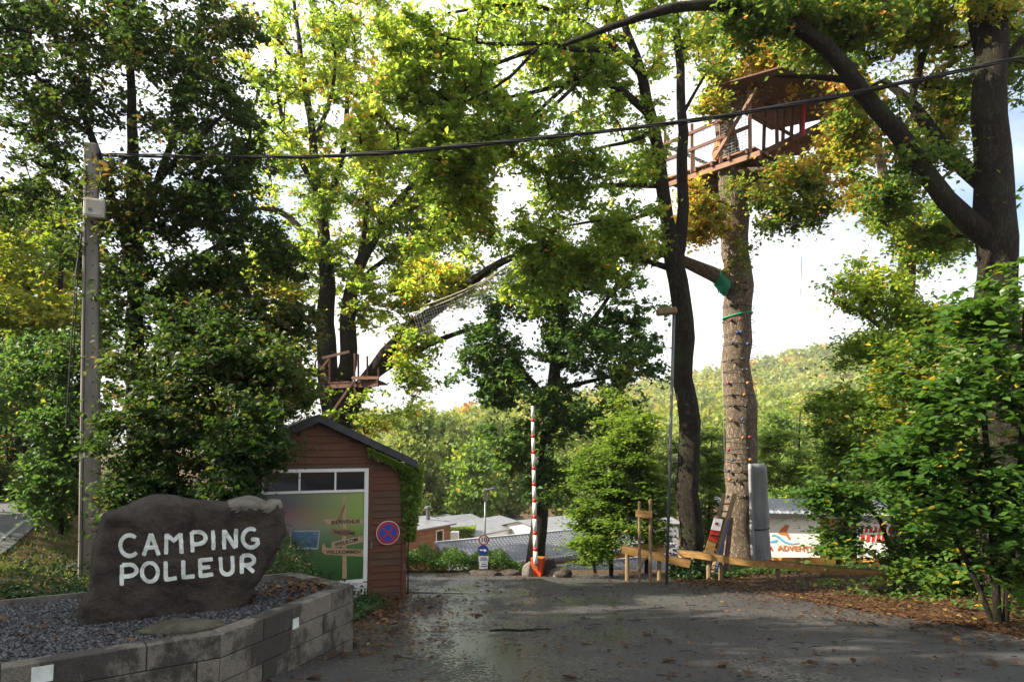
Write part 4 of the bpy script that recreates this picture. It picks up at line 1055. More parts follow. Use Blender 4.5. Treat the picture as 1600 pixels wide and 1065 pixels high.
# ================================================================== CAMP ROOFS BELOW
def tiled_roof(name, label, ra, rb_, ea, eb, zr, ze, wallmat, walls=True, rowsn=12, cols=60):
    """ra-rb ridge, ea-eb eave (x,y); pressed tile rows as real waves and steps"""
    root = thing(name, label, 'roof building')
    A, Bq, Cq, Dq = Vector((*ra, zr)), Vector((*rb_, zr)), Vector((*eb, ze)), Vector((*ea, ze))
    nrm = (Bq-A).cross(Dq-A); nrm.normalize()
    if nrm.z < 0: nrm = -nrm
    V = []; Fq = []; nu = cols*4+1
    for r_ in range(rowsn):
        for e, lift in ((0, 0.0), (1, 0.035)):
            f = (r_+e)/rowsn
            for i in range(nu):
                g = i/(nu-1); p = A.lerp(Bq, g).lerp(Dq.lerp(Cq, g), f)
                V.append(tuple(p+nrm*(lift+0.022*math.sin(g*cols*2*math.pi))))
    for r_ in range(rowsn*2-1):
        for i in range(nu-1): Fq.append((r_*nu+i, r_*nu+i+1, (r_+1)*nu+i+1, (r_+1)*nu+i))
    o = linkmesh('roof_tiles', mesh_np('roof_tiles', V, Fq), 'tile_grey', root, True); o['kind'] = 'stuff'
    m = MB(); m.bar(Dq-Vector((0, 0, 0.06)), Cq-Vector((0, 0, 0.06)), 0.14, 0.13); m.build('gutter', 'gutter', root)
    m = MB(); m.bar(A+nrm*0.04, Bq+nrm*0.04, 0.22, 0.07); m.build('ridge_cap', 'tile_grey', root)
    m = MB(); m.bar(A-nrm*0.03, Dq-nrm*0.03, 0.06, 0.16); m.build('barge_board', 'slate', root)
    if walls:
        back = (A-Dq); back.z = 0; inn = 0.25
        m = MB(); bz = min(gz(*ea), gz(*ra))-0.5; e1 = (Cq-Dq).normalized()*inn; f1 = back.normalized()*inn
        pl = [Dq+e1+f1, Cq-e1+f1, Bq-e1, A+e1]
        m.quadbox([Vector((p.x, p.y, bz)) for p in pl]+[Vector((p.x, p.y, p.z-0.12)) for p in pl]); m.build('wall', wallmat, root)
    base(root, (ea[0], ea[1], gz(*ea)))
    return root
def xy(px, d): return ((px-800)/F*d, d)
tiled_roof('chalet', 'long low chalet with shiny grey pressed tile roof behind the barrier', xy(682, 27.0), xy(1010, 33.5), xy(706, 23.6), xy(1050, 29.6), 1.8-3.95, 1.8-4.36, 'plank_wall', rowsn=13, cols=70)
tiled_roof('chalet', 'lower grey tiled roof just below the gutter of the long chalet', xy(856, 25.5), xy(1060, 28.6), xy(872, 22.9), xy(1080, 25.4), 1.8-4.62, 1.8-5.0, 'plank_wall', rowsn=11, cols=55)
def hut(name, label, cat, px0, px1, pyt, pyb, d0, d1, depth, wallm, roofm, rh=0.35, win=(), chim=None, boards=0):
    root = thing(name, label, cat); a = P(px0, pyt, d0); b = P(px1, pyt, d1); zt = (a.z+b.z)/2; zb = min(P(px0, pyb, d0).z, gz(a.x, a.y))-0.3
    a.z = b.z = 0; dr = (b-a).normalized(); nb = Vector((-dr.y, dr.x, 0))
    if nb.y < 0: nb = -nb
    def Q(t, z, o): return a+(b-a)*t+nb*o+Vector((0, 0, z))
    m = MB(); m.quadbox([Q(0, zb, 0), Q(1, zb, 0), Q(1, zb, depth), Q(0, zb, depth), Q(0, zt, 0), Q(1, zt, 0), Q(1, zt, depth), Q(0, zt, depth)]); m.build('wall', wallm, root)
    for k in range(boards):
        z0 = zt-0.02-(k+1)*0.19; m = MB(); m.quadbox([Q(0, z0, -0.03), Q(1, z0, -0.03), Q(1, z0, -0.002), Q(0, z0, -0.002), Q(0, z0+0.18, -0.015), Q(1, z0+0.18, -0.015), Q(1, z0+0.18, -0.002), Q(0, z0+0.18, -0.002)]); m.build('board', wallm, root)
    # shallow two sided roof, ridge along the front
    e = 0.22; L = (b-a).length; x0, x1 = -e/L, 1+e/L
    for (o0, z0, o1, z1) in ((-e, zt+0.005, depth/2, zt+rh), (depth/2, zt+rh, depth+e, zt+0.005)):
        m = MB(); m.quadbox([Q(x0, z0, o0), Q(x1, z0, o0), Q(x1, z1, o1), Q(x0, z1, o1), Q(x0, z0+0.07, o0), Q(x1, z0+0.07, o0), Q(x1, z1+0.07, o1), Q(x0, z1+0.07, o1)]); m.build('roof', roofm, root)
    for s in (0, 1):
        m = MB(); m.poly([Q(s, zt+0.002, 0.05), Q(s, zt+0.002, depth-0.05), Q(s, zt+rh, depth/2)], (b-a).normalized()*(0.05 if s == 0 else -0.05)); m.build('gable', wallm, root)
    for t0, t1, h0_, h1_ in win:
        f = MB(); f.quadbox([Q(t0, zt-h1_, -0.06), Q(t1, zt-h1_, -0.06), Q(t1, zt-h1_, -0.004), Q(t0, zt-h1_, -0.004), Q(t0, zt-h0_, -0.06), Q(t1, zt-h0_, -0.06), Q(t1, zt-h0_, -0.004), Q(t0, zt-h0_, -0.004)]); w = f.build('window', 'white_frame', root)
        k = 0.12; u0, u1 = t0+(t1-t0)*k, t1-(t1-t0)*k; f = MB(); f.poly([Q(u0, zt-h1_+0.06, -0.064), Q(u1, zt-h1_+0.06, -0.064), Q(u1, zt-h0_-0.06, -0.064), Q(u0, zt-h0_-0.06, -0.064)], nb*0.003); f.build('pane', 'window_glass', w)
    if chim:
        q = Q(chim, zt, depth*0.3); m = MB(); m.tube([q, q+Vector((0, 0, 0.75))], 0.1, 10); ch_ = m.build('chimney', 'metal', root); m = MB(); m.tube([q+Vector((0, 0, 0.76)), q+Vector((0, 0, 0.84))], [0.17, 0.15], 10); m.build('cowl', 'metal', ch_)
    base(root, (a.x, a.y, gz(a.x, a.y)))
    return root
hut('cabin', 'small brown boarded cabin with steel flue right of the entrance booth', 'cabin', 625, 703, 826, 866, 29, 32, 3.2, 'cabin_brown', 'roof_felt', 0.25, win=((0.68, 0.84, 0.12, 0.75),), chim=0.88, boards=6)
hut('mobile_home', 'white mobile home with long grey roof behind the speed sign', 'mobile home', 741, 822, 829, 845, 41, 46, 4.5, 'caravan_white', 'roof_felt', 0.5, win=((0.15, 0.28, 0.3, 0.9), (0.55, 0.75, 0.3, 0.9)))
hut('mobile_home', 'pale mobile home roof farthest left beyond the hedge', 'mobile home', 680, 722, 818, 835, 54, 56, 4.0, 'caravan_white', 'roof_felt', 0.45, win=((0.4, 0.6, 0.3, 0.9),))
hut('mobile_home', 'grey roofed mobile home directly above the clipped hedge', 'mobile home', 712, 757, 818.5, 835, 49, 51, 3.5, 'caravan_white', 'roof_felt', 0.45, win=((0.4, 0.6, 0.3, 0.9),))
hut('mobile_home', 'grey roofed mobile home left of the dark leaning tree trunk', 'mobile home', 768, 826, 819, 835, 57, 60, 4.5, 'caravan_white', 'roof_felt', 0.6, win=((0.3, 0.5, 0.3, 0.9),))
hut('mobile_home', 'white mobile home glimpsed right of the dark leaning trunk', 'mobile home', 850, 925, 826, 845, 42, 45, 4.0, 'caravan_white', 'roof_felt', 0.5, win=((0.5, 0.7, 0.3, 0.9),))
hut('mobile_home', 'white mobile home glimpsed through leaves behind the fence', 'mobile home', 955, 1060, 822, 850, 40, 42, 4.0, 'caravan_white', 'roof_felt', 0.5, win=((0.3, 0.45, 0.3, 0.9),))
m = MB(); p = P(710, 832, 38); m.box(p.x-0.22, p.x+0.22, p.y, p.y+0.5, gz(p.x, p.y)-0.1, p.z+0.05); tag(m.build('white_cabinet', 'caravan_white', None, bevel=0.03), 'small white cabinet in front of the clipped hedge', 'cabinet')

# ================================================================== FENCE AND CLIMBING CORNER (right)
def live_plank(name, parent, pts, w, th, mat='plank', edge='bark_edge', seed=1, top_edge=True):
    """a sawn plank with a wavy bark edge; pts centre line"""
    r = random.Random(seed); a = Vector(pts[0]); b = Vector(pts[1]); n = 14
    d = (b-a).normalized(); u = Vector((0, 0, 1))-d*d.z; u.normalize(); s = d.cross(u)
    V = []; 
    for i in range(n+1):
        f = i/n; c = a.lerp(b, f); hw = w/2*(1+0.22*N3(f*3+seed, 1.0)); lw = w/2*(1+0.18*N3(f*3+seed, 8.0))
        c = c+u*0.02*N3(f*2.0+seed, 4)
        V += [c+u*hw-s*th/2, c+u*hw+s*th/2, c-u*lw+s*th/2, c-u*lw-s*th/2]
    m = MB(); m.v = [tuple(v) for v in V]
    for i in range(n):
        for k in range(4): m.f.append((4*i+k, 4*i+(k+1) % 4, 4*i+4+(k+1) % 4, 4*i+4+k))
    m.f += [(3, 2, 1, 0), tuple(4*n+k for k in range(4))]
    o = m.build(name, mat, parent)
    if top_edge:
        m = MB(); m.tube([V[4*i]*0.5+V[4*i+1]*0.5 for i in range(n+1)], [th*0.42*(1+0.3*N3(i*0.7+seed, 2)) for i in range(n+1)], 6); m.build('bark_edge', edge, o)
    return o
def gp(px, d): p = P(px, 900, d); return Vector((p.x, p.y, gz(p.x, p.y)))
def round_post(name, parent, px, d, pytop, r=0.045, mat='post_wood', lean=(0, 0)):
    g = gp(px, d); t = P(px+lean[0], pytop, d); m = MB(); m.tube([g-Vector((0, 0, 0.15)), t], [r*1.05, r*0.95], 9); return m.build(name, mat, parent, False)
fence = thing('plank_fence', 'low fence of yellow live edge planks along the drive edge', 'fence')
live_plank('rail', fence, (P(972, 858, 15.7), P(1078, 881, 15.5)), 0.155, 0.055, seed=2)
live_plank('rail', fence, (P(1060, 864, 15.8), P(1195, 882, 15.1)), 0.135, 0.055, seed=5)
live_plank('rail', fence, (P(1193, 880, 15.15), P(1292, 890, 14.6)), 0.14, 0.06, seed=8)
live_plank('rail', fence, (P(1285, 889, 14.7), P(1480, 905, 13.7)), 0.14, 0.06, seed=9)
live_plank('rail', fence, (P(990, 856, 16.5), P(1036, 850, 16.8)), 0.16, 0.05, seed=12)
for px, d, top in ((980, 15.8, 862), (1030, 15.7, 872), (1107, 15.65, 868), (1126, 15.55, 872), (1215, 15.1, 882), (1285, 14.8, 888), (1400, 14.2, 897)): round_post('post', fence, px, d, top, 0.05)
base(fence, gp(1030, 15.7))
ns2 = thing('notice_frame', 'two tall thin wooden posts joined by a yellow board', 'frame')
round_post('post', ns2, 999, 15.3, 783, 0.033); round_post('post', ns2, 1016, 15.2, 780, 0.036)
live_plank('board', ns2, (P(993, 802, 15.2), P(1019, 803, 15.12)), 0.15, 0.05, seed=3, top_edge=False)
m = MB(); m.tube([gp(996, 15.3)+Vector((0, 0, 0.25)), P(1011, 868, 15.22)], 0.03, 7); m.build('brace', 'post_wood', ns2)
base(ns2, gp(1007, 15.25))
gpole = thing('metal_pole', 'thin leaning grey metal pole with lamp arm in front of dark trunk', 'pole')
g = gp(1041, 14.8); top = P(1053, 486, 14.8); m = MB(); m.tube([g-Vector((0, 0, 0.1)), top], 0.033, 10); m.build('shaft', 'metal', gpole, True)
m = MB(); m.bar(P(1026, 488, 14.8), P(1057, 485, 14.8), 0.2, 0.15); m.build('lamp_head', 'post_wood', gpole, bevel=0.03)
base(gpole, g)
lad = thing('ladder', 'wooden ladder with signs leaning on the pale oak trunk', 'ladder')
la0, la1 = gp(1103, 16.0), P(1131, 772, 17.6); lb0, lb1 = gp(1110, 15.8), P(1148, 772, 17.4)
m = MB(); m.tube([la0, la1], [0.05, 0.045], 8); m.build('rail', 'post_wood', lad); m = MB(); m.tube([lb0, lb1], [0.06, 0.055], 8); m.build('rail', 'post_wood', lad)
for k in range(9): f = 0.12+0.095*k; m = MB(); m.tube([la0.lerp(la1, f), lb0.lerp(lb1, f)], 0.02, 7); m.build('rung', 'post_wood', lad)
def quad_px(px, d, name, mat, parent, th=0.012):
    m = MB(); pl = [P(q[0], q[1], d) for q in px]; m.poly(pl, (0, th, 0)); return m.build(name, mat, parent)
quad_px([(1116, 809), (1129.5, 811), (1125.5, 829), (1111, 827)], 15.75, 'notice', 'sign_white', lad)
q1 = quad_px([(1111, 827.5), (1125, 829.5), (1120, 846), (1107, 843)], 15.76, 'notice', 'print_red', lad)
quad_px([(1109.5, 834), (1123, 836), (1122.6, 838), (1109, 836)], 15.745, 'notice_line', 'sign_black', q1)
quad_px([(1106, 844), (1119.5, 847), (1113, 870), (1100, 866)], 15.77, 'notice', 'plank', lad)
q2 = quad_px([(1118, 815), (1123, 816), (1122, 820), (1117, 819)], 15.745, 'notice_mark', 'sign_red', lad)
m = MB(); m.tube([gp(1117, 15.9)+Vector((0, 0, 0.1)), P(1139, 812, 16.6)], 0.03, 7); m.build('blue_pole', 'hold_blue', lad)
base(lad, la0)
rack = thing('board_rack', 'dark boards leaning upright between the ladder and oak trunk', 'boards')
for k, (px, w, mt) in enumerate(((1122, 9, 'bark_edge'), (1133, 7, 'deck_wood'))):
    d = 17.0; a, b = gp(px, d), P(px+9, 808, d+0.7); m = MB(); m.bar(a, b, w*d/F, 0.05, up=(0, 1, 0)); m.build('board', mt, rack)
base(rack, gp(1126, 17))

# grey crash pad round the oak trunk
pad = thing('crash_pad', 'tall grey wrapped pad strapped around the oak trunk', 'pad')
oc = P(1160, 800, 18.6)
def padring(z, r0, a0, a1, n=18, wob=0.0):
    return [Vector((oc.x+0.12+math.cos(R(a0+(a1-a0)*i/n))*r0*(1+wob*N3(i*0.4, z*1.5)), oc.y+math.sin(R(a0+(a1-a0)*i/n))*r0*(1+wob*N3(i*0.4, z*1.5)), z)) for i in range(n+1)]
zt_, zb_ = P(1175, 724, 18.1).z, gz(oc.x, oc.y)-0.05; V = []; nz_ = 26; NA = 18
for k in range(nz_+1):
    z = zb_+(zt_-zb_)*k/nz_; rr = 0.52+(0.02 if k < nz_ else -0.05)+0.10*(1-k/nz_)**3-0.03*math.exp(-((k-11)/1.2)**2)
    V += padring(z, rr, -95, 62, NA, 0.07)
for k in range(nz_, -1, -1):
    z = zb_+(zt_-zb_)*k/nz_; V += padring(z, 0.44, -95, 62, NA)
Fq = [(j*(NA+1)+i, j*(NA+1)+i+1, (j+1)*(NA+1)+i+1, (j+1)*(NA+1)+i) for j in range(2*nz_+1) for i in range(NA)]
linkmesh('cover', mesh_np('cover', V, Fq), 'pad_grey', pad, True)
m = MB(); m.tube([padring(zb_+(zt_-zb_)*k/20, 0.555+0.08*(1-k/20)**3, -97, -90, 2, 0.0)[0] for k in range(21)], 0.055, 8); m.build('edge_roll', 'pad_edge', pad, True)
m = MB(); m.tube(padring(zb_+(zt_-zb_)*0.42, 0.56, -95, 62, 18), 0.018, 6); m.build('strap', 'cable', pad, True)
base(pad, (oc.x, oc.y, zb_))

# adventure hut with banners
ah = thing('adventure_hut', 'yellow plank hut with blue grey metal roof behind the fence', 'hut')
ha = P(1150, 900, 21.5); hb = P(1490, 900, 20.2); ha.z = hb.z = 0; hv = (hb-ha).normalized(); hb_ = Vector((-hv.y, hv.x, 0))
zt2 = P(1290, 804, 21).z; zb2 = P(1290, 915, 21).z-0.3
def Q2(p, z, o): return ha+hv*p+hb_*o+Vector((0, 0, z))
Lh = (hb-ha).length
m = MB(); m.quadbox([Q2(0, zb2, 0.04), Q2(Lh, zb2, 0.04), Q2(Lh, zb2, 4), Q2(0, zb2, 4), Q2(0, zt2, 0.04), Q2(Lh, zt2, 0.04), Q2(Lh, zt2, 4), Q2(0, zt2, 4)]); m.build('wall', 'plank_wall', ah)
z = zb2; k = 0
while z < zt2-0.05:
    e = min(z+0.17, zt2); m = MB(); m.quadbox([Q2(0, z, -0.0), Q2(Lh, z, -0.0), Q2(Lh, z, 0.038), Q2(0, z, 0.038), Q2(0, e-0.012, 0.015), Q2(Lh, e-0.012, 0.015), Q2(Lh, e-0.012, 0.038), Q2(0, e-0.012, 0.038)]); m.build('plank', 'plank_wall', ah); z += 0.17; k += 1
for x in (0.0, 1.9, 3.2, 4.6, Lh):
    m = MB(); p = Q2(x, 0, -0.05); m.quadbox([Q2(x-0.06, zb2, -0.12), Q2(x+0.06, zb2, -0.12), Q2(x+0.06, zb2, -0.005), Q2(x-0.06, zb2, -0.005), Q2(x-0.06, zt2, -0.12), Q2(x+0.06, zt2, -0.12), Q2(x+0.06, zt2, -0.005), Q2(x-0.06, zt2, -0.005)]); m.build('post', 'post_wood', ah)
m = MB(); m.quadbox([Q2(-0.3, zt2+0.002, -0.35), Q2(Lh+0.3, zt2+0.002, -0.35), Q2(Lh+0.3, zt2+0.10, 4.2), Q2(-0.3, zt2+0.10, 4.2), Q2(-0.3, zt2+0.06, -0.35), Q2(Lh+0.3, zt2+0.06, -0.35), Q2(Lh+0.3, zt2+0.16, 4.2), Q2(-0.3, zt2+0.16, 4.2)]); rf = m.build('roof', 'tile_grey', ah)
for k in range(30):
    x = -0.25+k*(Lh+0.5)/29; m = MB(); m.bar(Q2(x, zt2+0.075, -0.34), Q2(x, zt2+0.175, 4.19), 0.03, 0.04); m.build('roof_rib', 'tile_grey', rf)
m = MB(); m.bar(Q2(-0.3, zt2+0.0, -0.37), Q2(Lh+0.3, zt2+0.0, -0.37), 0.03, 0.12); m.build('fascia', 'slate', ah)
base(ah, (ha.x, ha.y, zb2))
def banner(name, label, px0, px1, py0, py1, off):
    root = thing(name, label, 'banner'); o0 = -0.14-off
    def bp(px, py, o=0.0): 
        p = onplane(px, py, ha-hb_*0.14, hv); return p-hb_*(off+o)
    V = []; nx_, nz2 = 16, 8
    for j in range(nz2+1):
        for i in range(nx_+1):
            p = bp(px0+(px1-px0)*i/nx_, py0+(py1-py0)*j/nz2); V.append(p-hb_*0.005*N3(i*0.5, j*0.5, px0))
    V += [v+hb_*0.004 for v in V]; n1_ = nx_+1; h_ = n1_*(nz2+1)
    Fq = [(j*n1_+i, j*n1_+i+1, (j+1)*n1_+i+1, (j+1)*n1_+i) for j in range(nz2) for i in range(nx_)]; Fq += [tuple(h_+q for q in reversed(f)) for f in Fq]
    linkmesh('sheet', mesh_np('sheet', [tuple(v) for v in V], Fq), 'banner', root, True)
    return root, bp
bn1, bp = banner('banner', 'white banner with orange emblem and adventure lettering left on hut', 1194, 1281, 806, 870, 0.03)
def bprint(pl, name, mat, parent, o=0.009): m = MB(); m.poly([bp(q[0], q[1], o) for q in pl], hb_*0.004); return m.build(name, mat, parent)
c1 = lambda l: [(1180+x/6.267, 760+y/6.267) for x, y in l]
textobj('ADVENTURE', 'lettering', 'print_orange', bn1, bp(1251, 856.5, 0.011), hv, (0, 0, 1), 11.2*21/F, 0.002, bold=0.006, spacing=1.08)
textobj('LA', 'lettering', 'print_red', bn1, bp(1200, 856, 0.011), hv, (0, 0, 1), 11.2*21/F, 0.002, bold=0.006, spacing=1.05)
bprint(c1([(225, 455), (255, 400), (275, 405), (262, 470)]), 'emblem_body', 'print_orange', bn1)
bprint(c1([(268, 395), (300, 368), (335, 380), (318, 410), (308, 440), (338, 500), (330, 520), (295, 470), (272, 470)]), 'emblem_body', 'print_orange', bn1)
bprint(c1([(150, 485), (180, 460), (230, 480), (290, 530), (350, 550), (440, 548), (350, 565), (280, 550), (225, 505), (185, 482)]), 'emblem_wave', 'print_blue', bn1)
bprint(c1([(135, 540), (175, 520), (215, 515), (205, 545), (160, 545)]), 'emblem_wave', 'print_blue', bn1)
bprint(c1([(180, 365), (240, 320), (320, 300), (290, 330), (220, 360)]), 'emblem_leaf', 'print_green', bn1)
base(bn1, bp(1237, 870))
bn2, bp = banner('banner', 'white banner with large red lettering on the right of hut', 1338, 1393, 800, 871, 0.03)
textobj('OPEN', 'lettering', 'print_red', bn2, bp(1366, 828, 0.02), hv, (0, 0, 1), 16*21/F, 0.002, bold=0.012) if False else None
rz_ = random.Random(4)
for row, (ya, yb) in enumerate(((822, 832), (834, 846))):
    x = 1343
    while x < 1388:
        w = rz_.uniform(5, 8); m = bprint([(x, yb), (x+w*0.3, ya), (x+w, ya+1), (x+w*0.8, yb-1)], 'lettering_stroke', 'print_red', bn2); x += w+1.6
base(bn2, bp(1366, 871))

# ================================================================== TREES
import time as _t; _t0 = _t.time()
# unseen shade trees added along the left of the public road (outside the frame)
# big dark tree by the pole
tree('roadside_maple', 'tall dark leaved tree right behind the concrete pole', 'tree',
     [[(216, 868, 12.9, 0.20), (213, 600, 12.9, 0.17), (211, 420, 12.9, 0.14), (208, 300, 12.8, 0.11), (205, 150, 12.7, 0.08), (200, -20, 12.6, 0.05), (198, -150, 12.5, 0.03)],
      [(211, 430, 12.9, 0.09), (160, 260, 12.7, 0.07), (110, 120, 12.5, 0.05), (60, -20, 12.3, 0.03)],
      [(210, 400, 12.9, 0.09), (250, 270, 13.0, 0.07), (290, 140, 13.1, 0.05), (320, 0, 13.1, 0.03)],
      [(209, 330, 12.9, 0.07), (280, 240, 12.5, 0.05), (350, 180, 12.2, 0.03)], [(213, 480, 12.9, 0.06), (290, 410, 12.6, 0.04), (360, 370, 12.3, 0.025)],
      [(211, 360, 12.9, 0.06), (130, 300, 13.1, 0.045), (50, 250, 13.4, 0.03)]],
     [B(200, 60, 12.7, 150, 150, 1.7, 336), B(90, 110, 12.5, 120, 120, 1.5, 218), B(300, 130, 12.9, 110, 130, 1.5, 252), B(60, 300, 13.2, 80, 90, 1.4, 117), B(310, 300, 12.6, 110, 90, 1.5, 252),
      B(220, 350, 12.6, 110, 110, 1.4, 235), B(330, 440, 12.4, 90, 80, 1.2, 184), B(230, 500, 12.6, 90, 90, 1.2, 150), B(200, -120, 12.6, 170, 110, 1.8, 144), B(30, 170, 13.0, 80, 90, 1.3, 144), B(20, 40, 12.8, 90, 80, 1.3, 132), B(390, 230, 13.0, 50, 110, 1.2, 108), B(370, 60, 13.2, 60, 80, 1.2, 72), B(390, 360, 12.8, 50, 60, 1.0, 60), B(130, 420, 13.2, 60, 60, 1.0, 60), B(400, 480, 12.3, 55, 55, 0.9, 96), B(430, 580, 11.9, 50, 50, 0.8, 84), B(340, 540, 12.2, 70, 50, 0.9, 96), B(130, 560, 12.9, 60, 60, 0.9, 72), B(250, 590, 12.2, 80, 50, 0.8, 72), B(455, 500, 13.0, 45, 60, 0.9, 90), B(440, 410, 13.2, 40, 50, 0.8, 60)],
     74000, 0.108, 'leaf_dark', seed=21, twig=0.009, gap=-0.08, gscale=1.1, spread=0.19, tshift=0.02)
# hornbeam thicket in front of the booth
tree('hornbeam_thicket', 'dense dark hornbeam thicket between the pole and booth', 'shrub',
     [[(250, 860, 10.6, 0.07), (248, 700, 10.6, 0.05), (240, 560, 10.6, 0.03)], [(330, 850, 10.9, 0.06), (335, 700, 10.9, 0.045), (345, 590, 10.9, 0.025)], [(205, 860, 10.4, 0.05), (208, 720, 10.4, 0.03)], [(400, 850, 10.9, 0.05), (405, 700, 10.8, 0.03), (420, 640, 10.7, 0.02)]],
     [B(290, 610, 10.8, 120, 90, 1.3, 170), B(228, 680, 10.5, 66, 85, 1.1, 120), B(330, 700, 10.6, 90, 80, 1.2, 140), B(210, 785, 10.2, 42, 55, 0.9, 80), B(270, 780, 10.3, 90, 45, 0.9, 90), B(405, 635, 10.5, 50, 45, 0.9, 60), B(375, 715, 10.4, 35, 40, 0.6, 45), B(370, 560, 11.2, 80, 60, 1.0, 80), B(412, 690, 10.2, 30, 40, 0.5, 45), B(425, 570, 11.0, 50, 55, 0.8, 70), B(290, 510, 11.2, 90, 50, 0.9, 80), B(360, 760, 9.9, 40, 25, 0.5, 40), B(455, 610, 11.4, 38, 40, 0.7, 60)],
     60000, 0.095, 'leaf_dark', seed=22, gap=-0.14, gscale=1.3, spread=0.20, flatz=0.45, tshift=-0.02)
# left background
tree('yellow_maple', 'sunlit yellowing tree left of the concrete pole', 'tree',
     [[(95, 830, 19, 0.14), (92, 600, 19, 0.11), (95, 420, 19, 0.06), (100, 340, 19, 0.03)], [(93, 560, 19, 0.06), (50, 450, 19, 0.04), (10, 400, 19, 0.025)]],
     [B(85, 500, 19, 85, 60, 2.2, 120), B(40, 430, 19.5, 60, 60, 2.0, 60), B(120, 420, 19.5, 60, 60, 2.0, 70), B(20, 340, 20, 80, 60, 2.0, 60)], 22000, 0.15, 'leaf_yellow', seed=23, gap=-0.12, spread=0.34)
tree('roadside_bush', 'dark leafy bush at the road edge left of pole', 'shrub',
     [[(95, 835, 14.5, 0.05), (95, 720, 14.5, 0.03), (92, 640, 14.5, 0.02)], [(60, 830, 15.0, 0.04), (70, 740, 15, 0.025)]],
     [B(95, 760, 14.4, 48, 75, 0.9, 120), B(110, 660, 14.4, 50, 60, 0.9, 90), B(60, 620, 15.2, 60, 40, 1.0, 70), B(100, 570, 14.8, 80, 50, 1.1, 90)], 34000, 0.10, 'leaf_mid', seed=24, gap=-0.25, spread=0.2, flatz=0.5)
tree('roadside_tree', 'bright green tree overhanging the far road bend', 'tree',
     [[(40, 800, 26, 0.16), (35, 640, 26, 0.12), (30, 520, 26, 0.07)], [(36, 660, 26, 0.07), (-40, 560, 26, 0.04)]],
     [B(30, 640, 26, 70, 70, 2.6, 110), B(-40, 580, 25, 70, 90, 2.6, 70), B(20, 520, 27, 90, 60, 2.4, 70)], 24000, 0.17, 'leaf_beech', seed=25, gap=-0.2, spread=0.38)
for i, (px, d, lab) in enumerate(((-30, 33, 'shadowy tree closing the view at the left end of the road'), (70, 36, 'shadowy tree standing behind the road bush, right of the bend'), (-140, 24, 'shadowy tree on the far side of public road at frame edge'))):
    tree('roadside_tree', lab, 'tree', [[(px, 800, d, 0.2), (px, 650, d, 0.15), (px+5, 450, d, 0.07)]],
         [B(px, 620, d, 90*26/d, 170*26/d, 3.0, 130), B(px, 740, d, 90*26/d, 60*26/d, 2.5, 60), B(px+20, 400, d, 110*26/d, 150*26/d, 3.4, 110)], 20000, 0.24, 'leaf_mid', seed=26+i, gap=-0.3, spread=0.45)

tree('roadside_bush', 'shadowy bush across the public road at the left edge', 'shrub',
     [[(10, 805, 21, 0.06), (12, 740, 21, 0.04), (10, 690, 21, 0.02)], [(-50, 810, 20, 0.05), (-50, 730, 20, 0.03)]],
     [B(15, 745, 21.5, 50, 45, 1.2, 90), B(-50, 740, 20.5, 50, 60, 1.2, 80), B(45, 700, 23, 45, 50, 1.2, 60)], 16000, 0.15, 'leaf_dark', seed=29, gap=-0.3, spread=0.3)
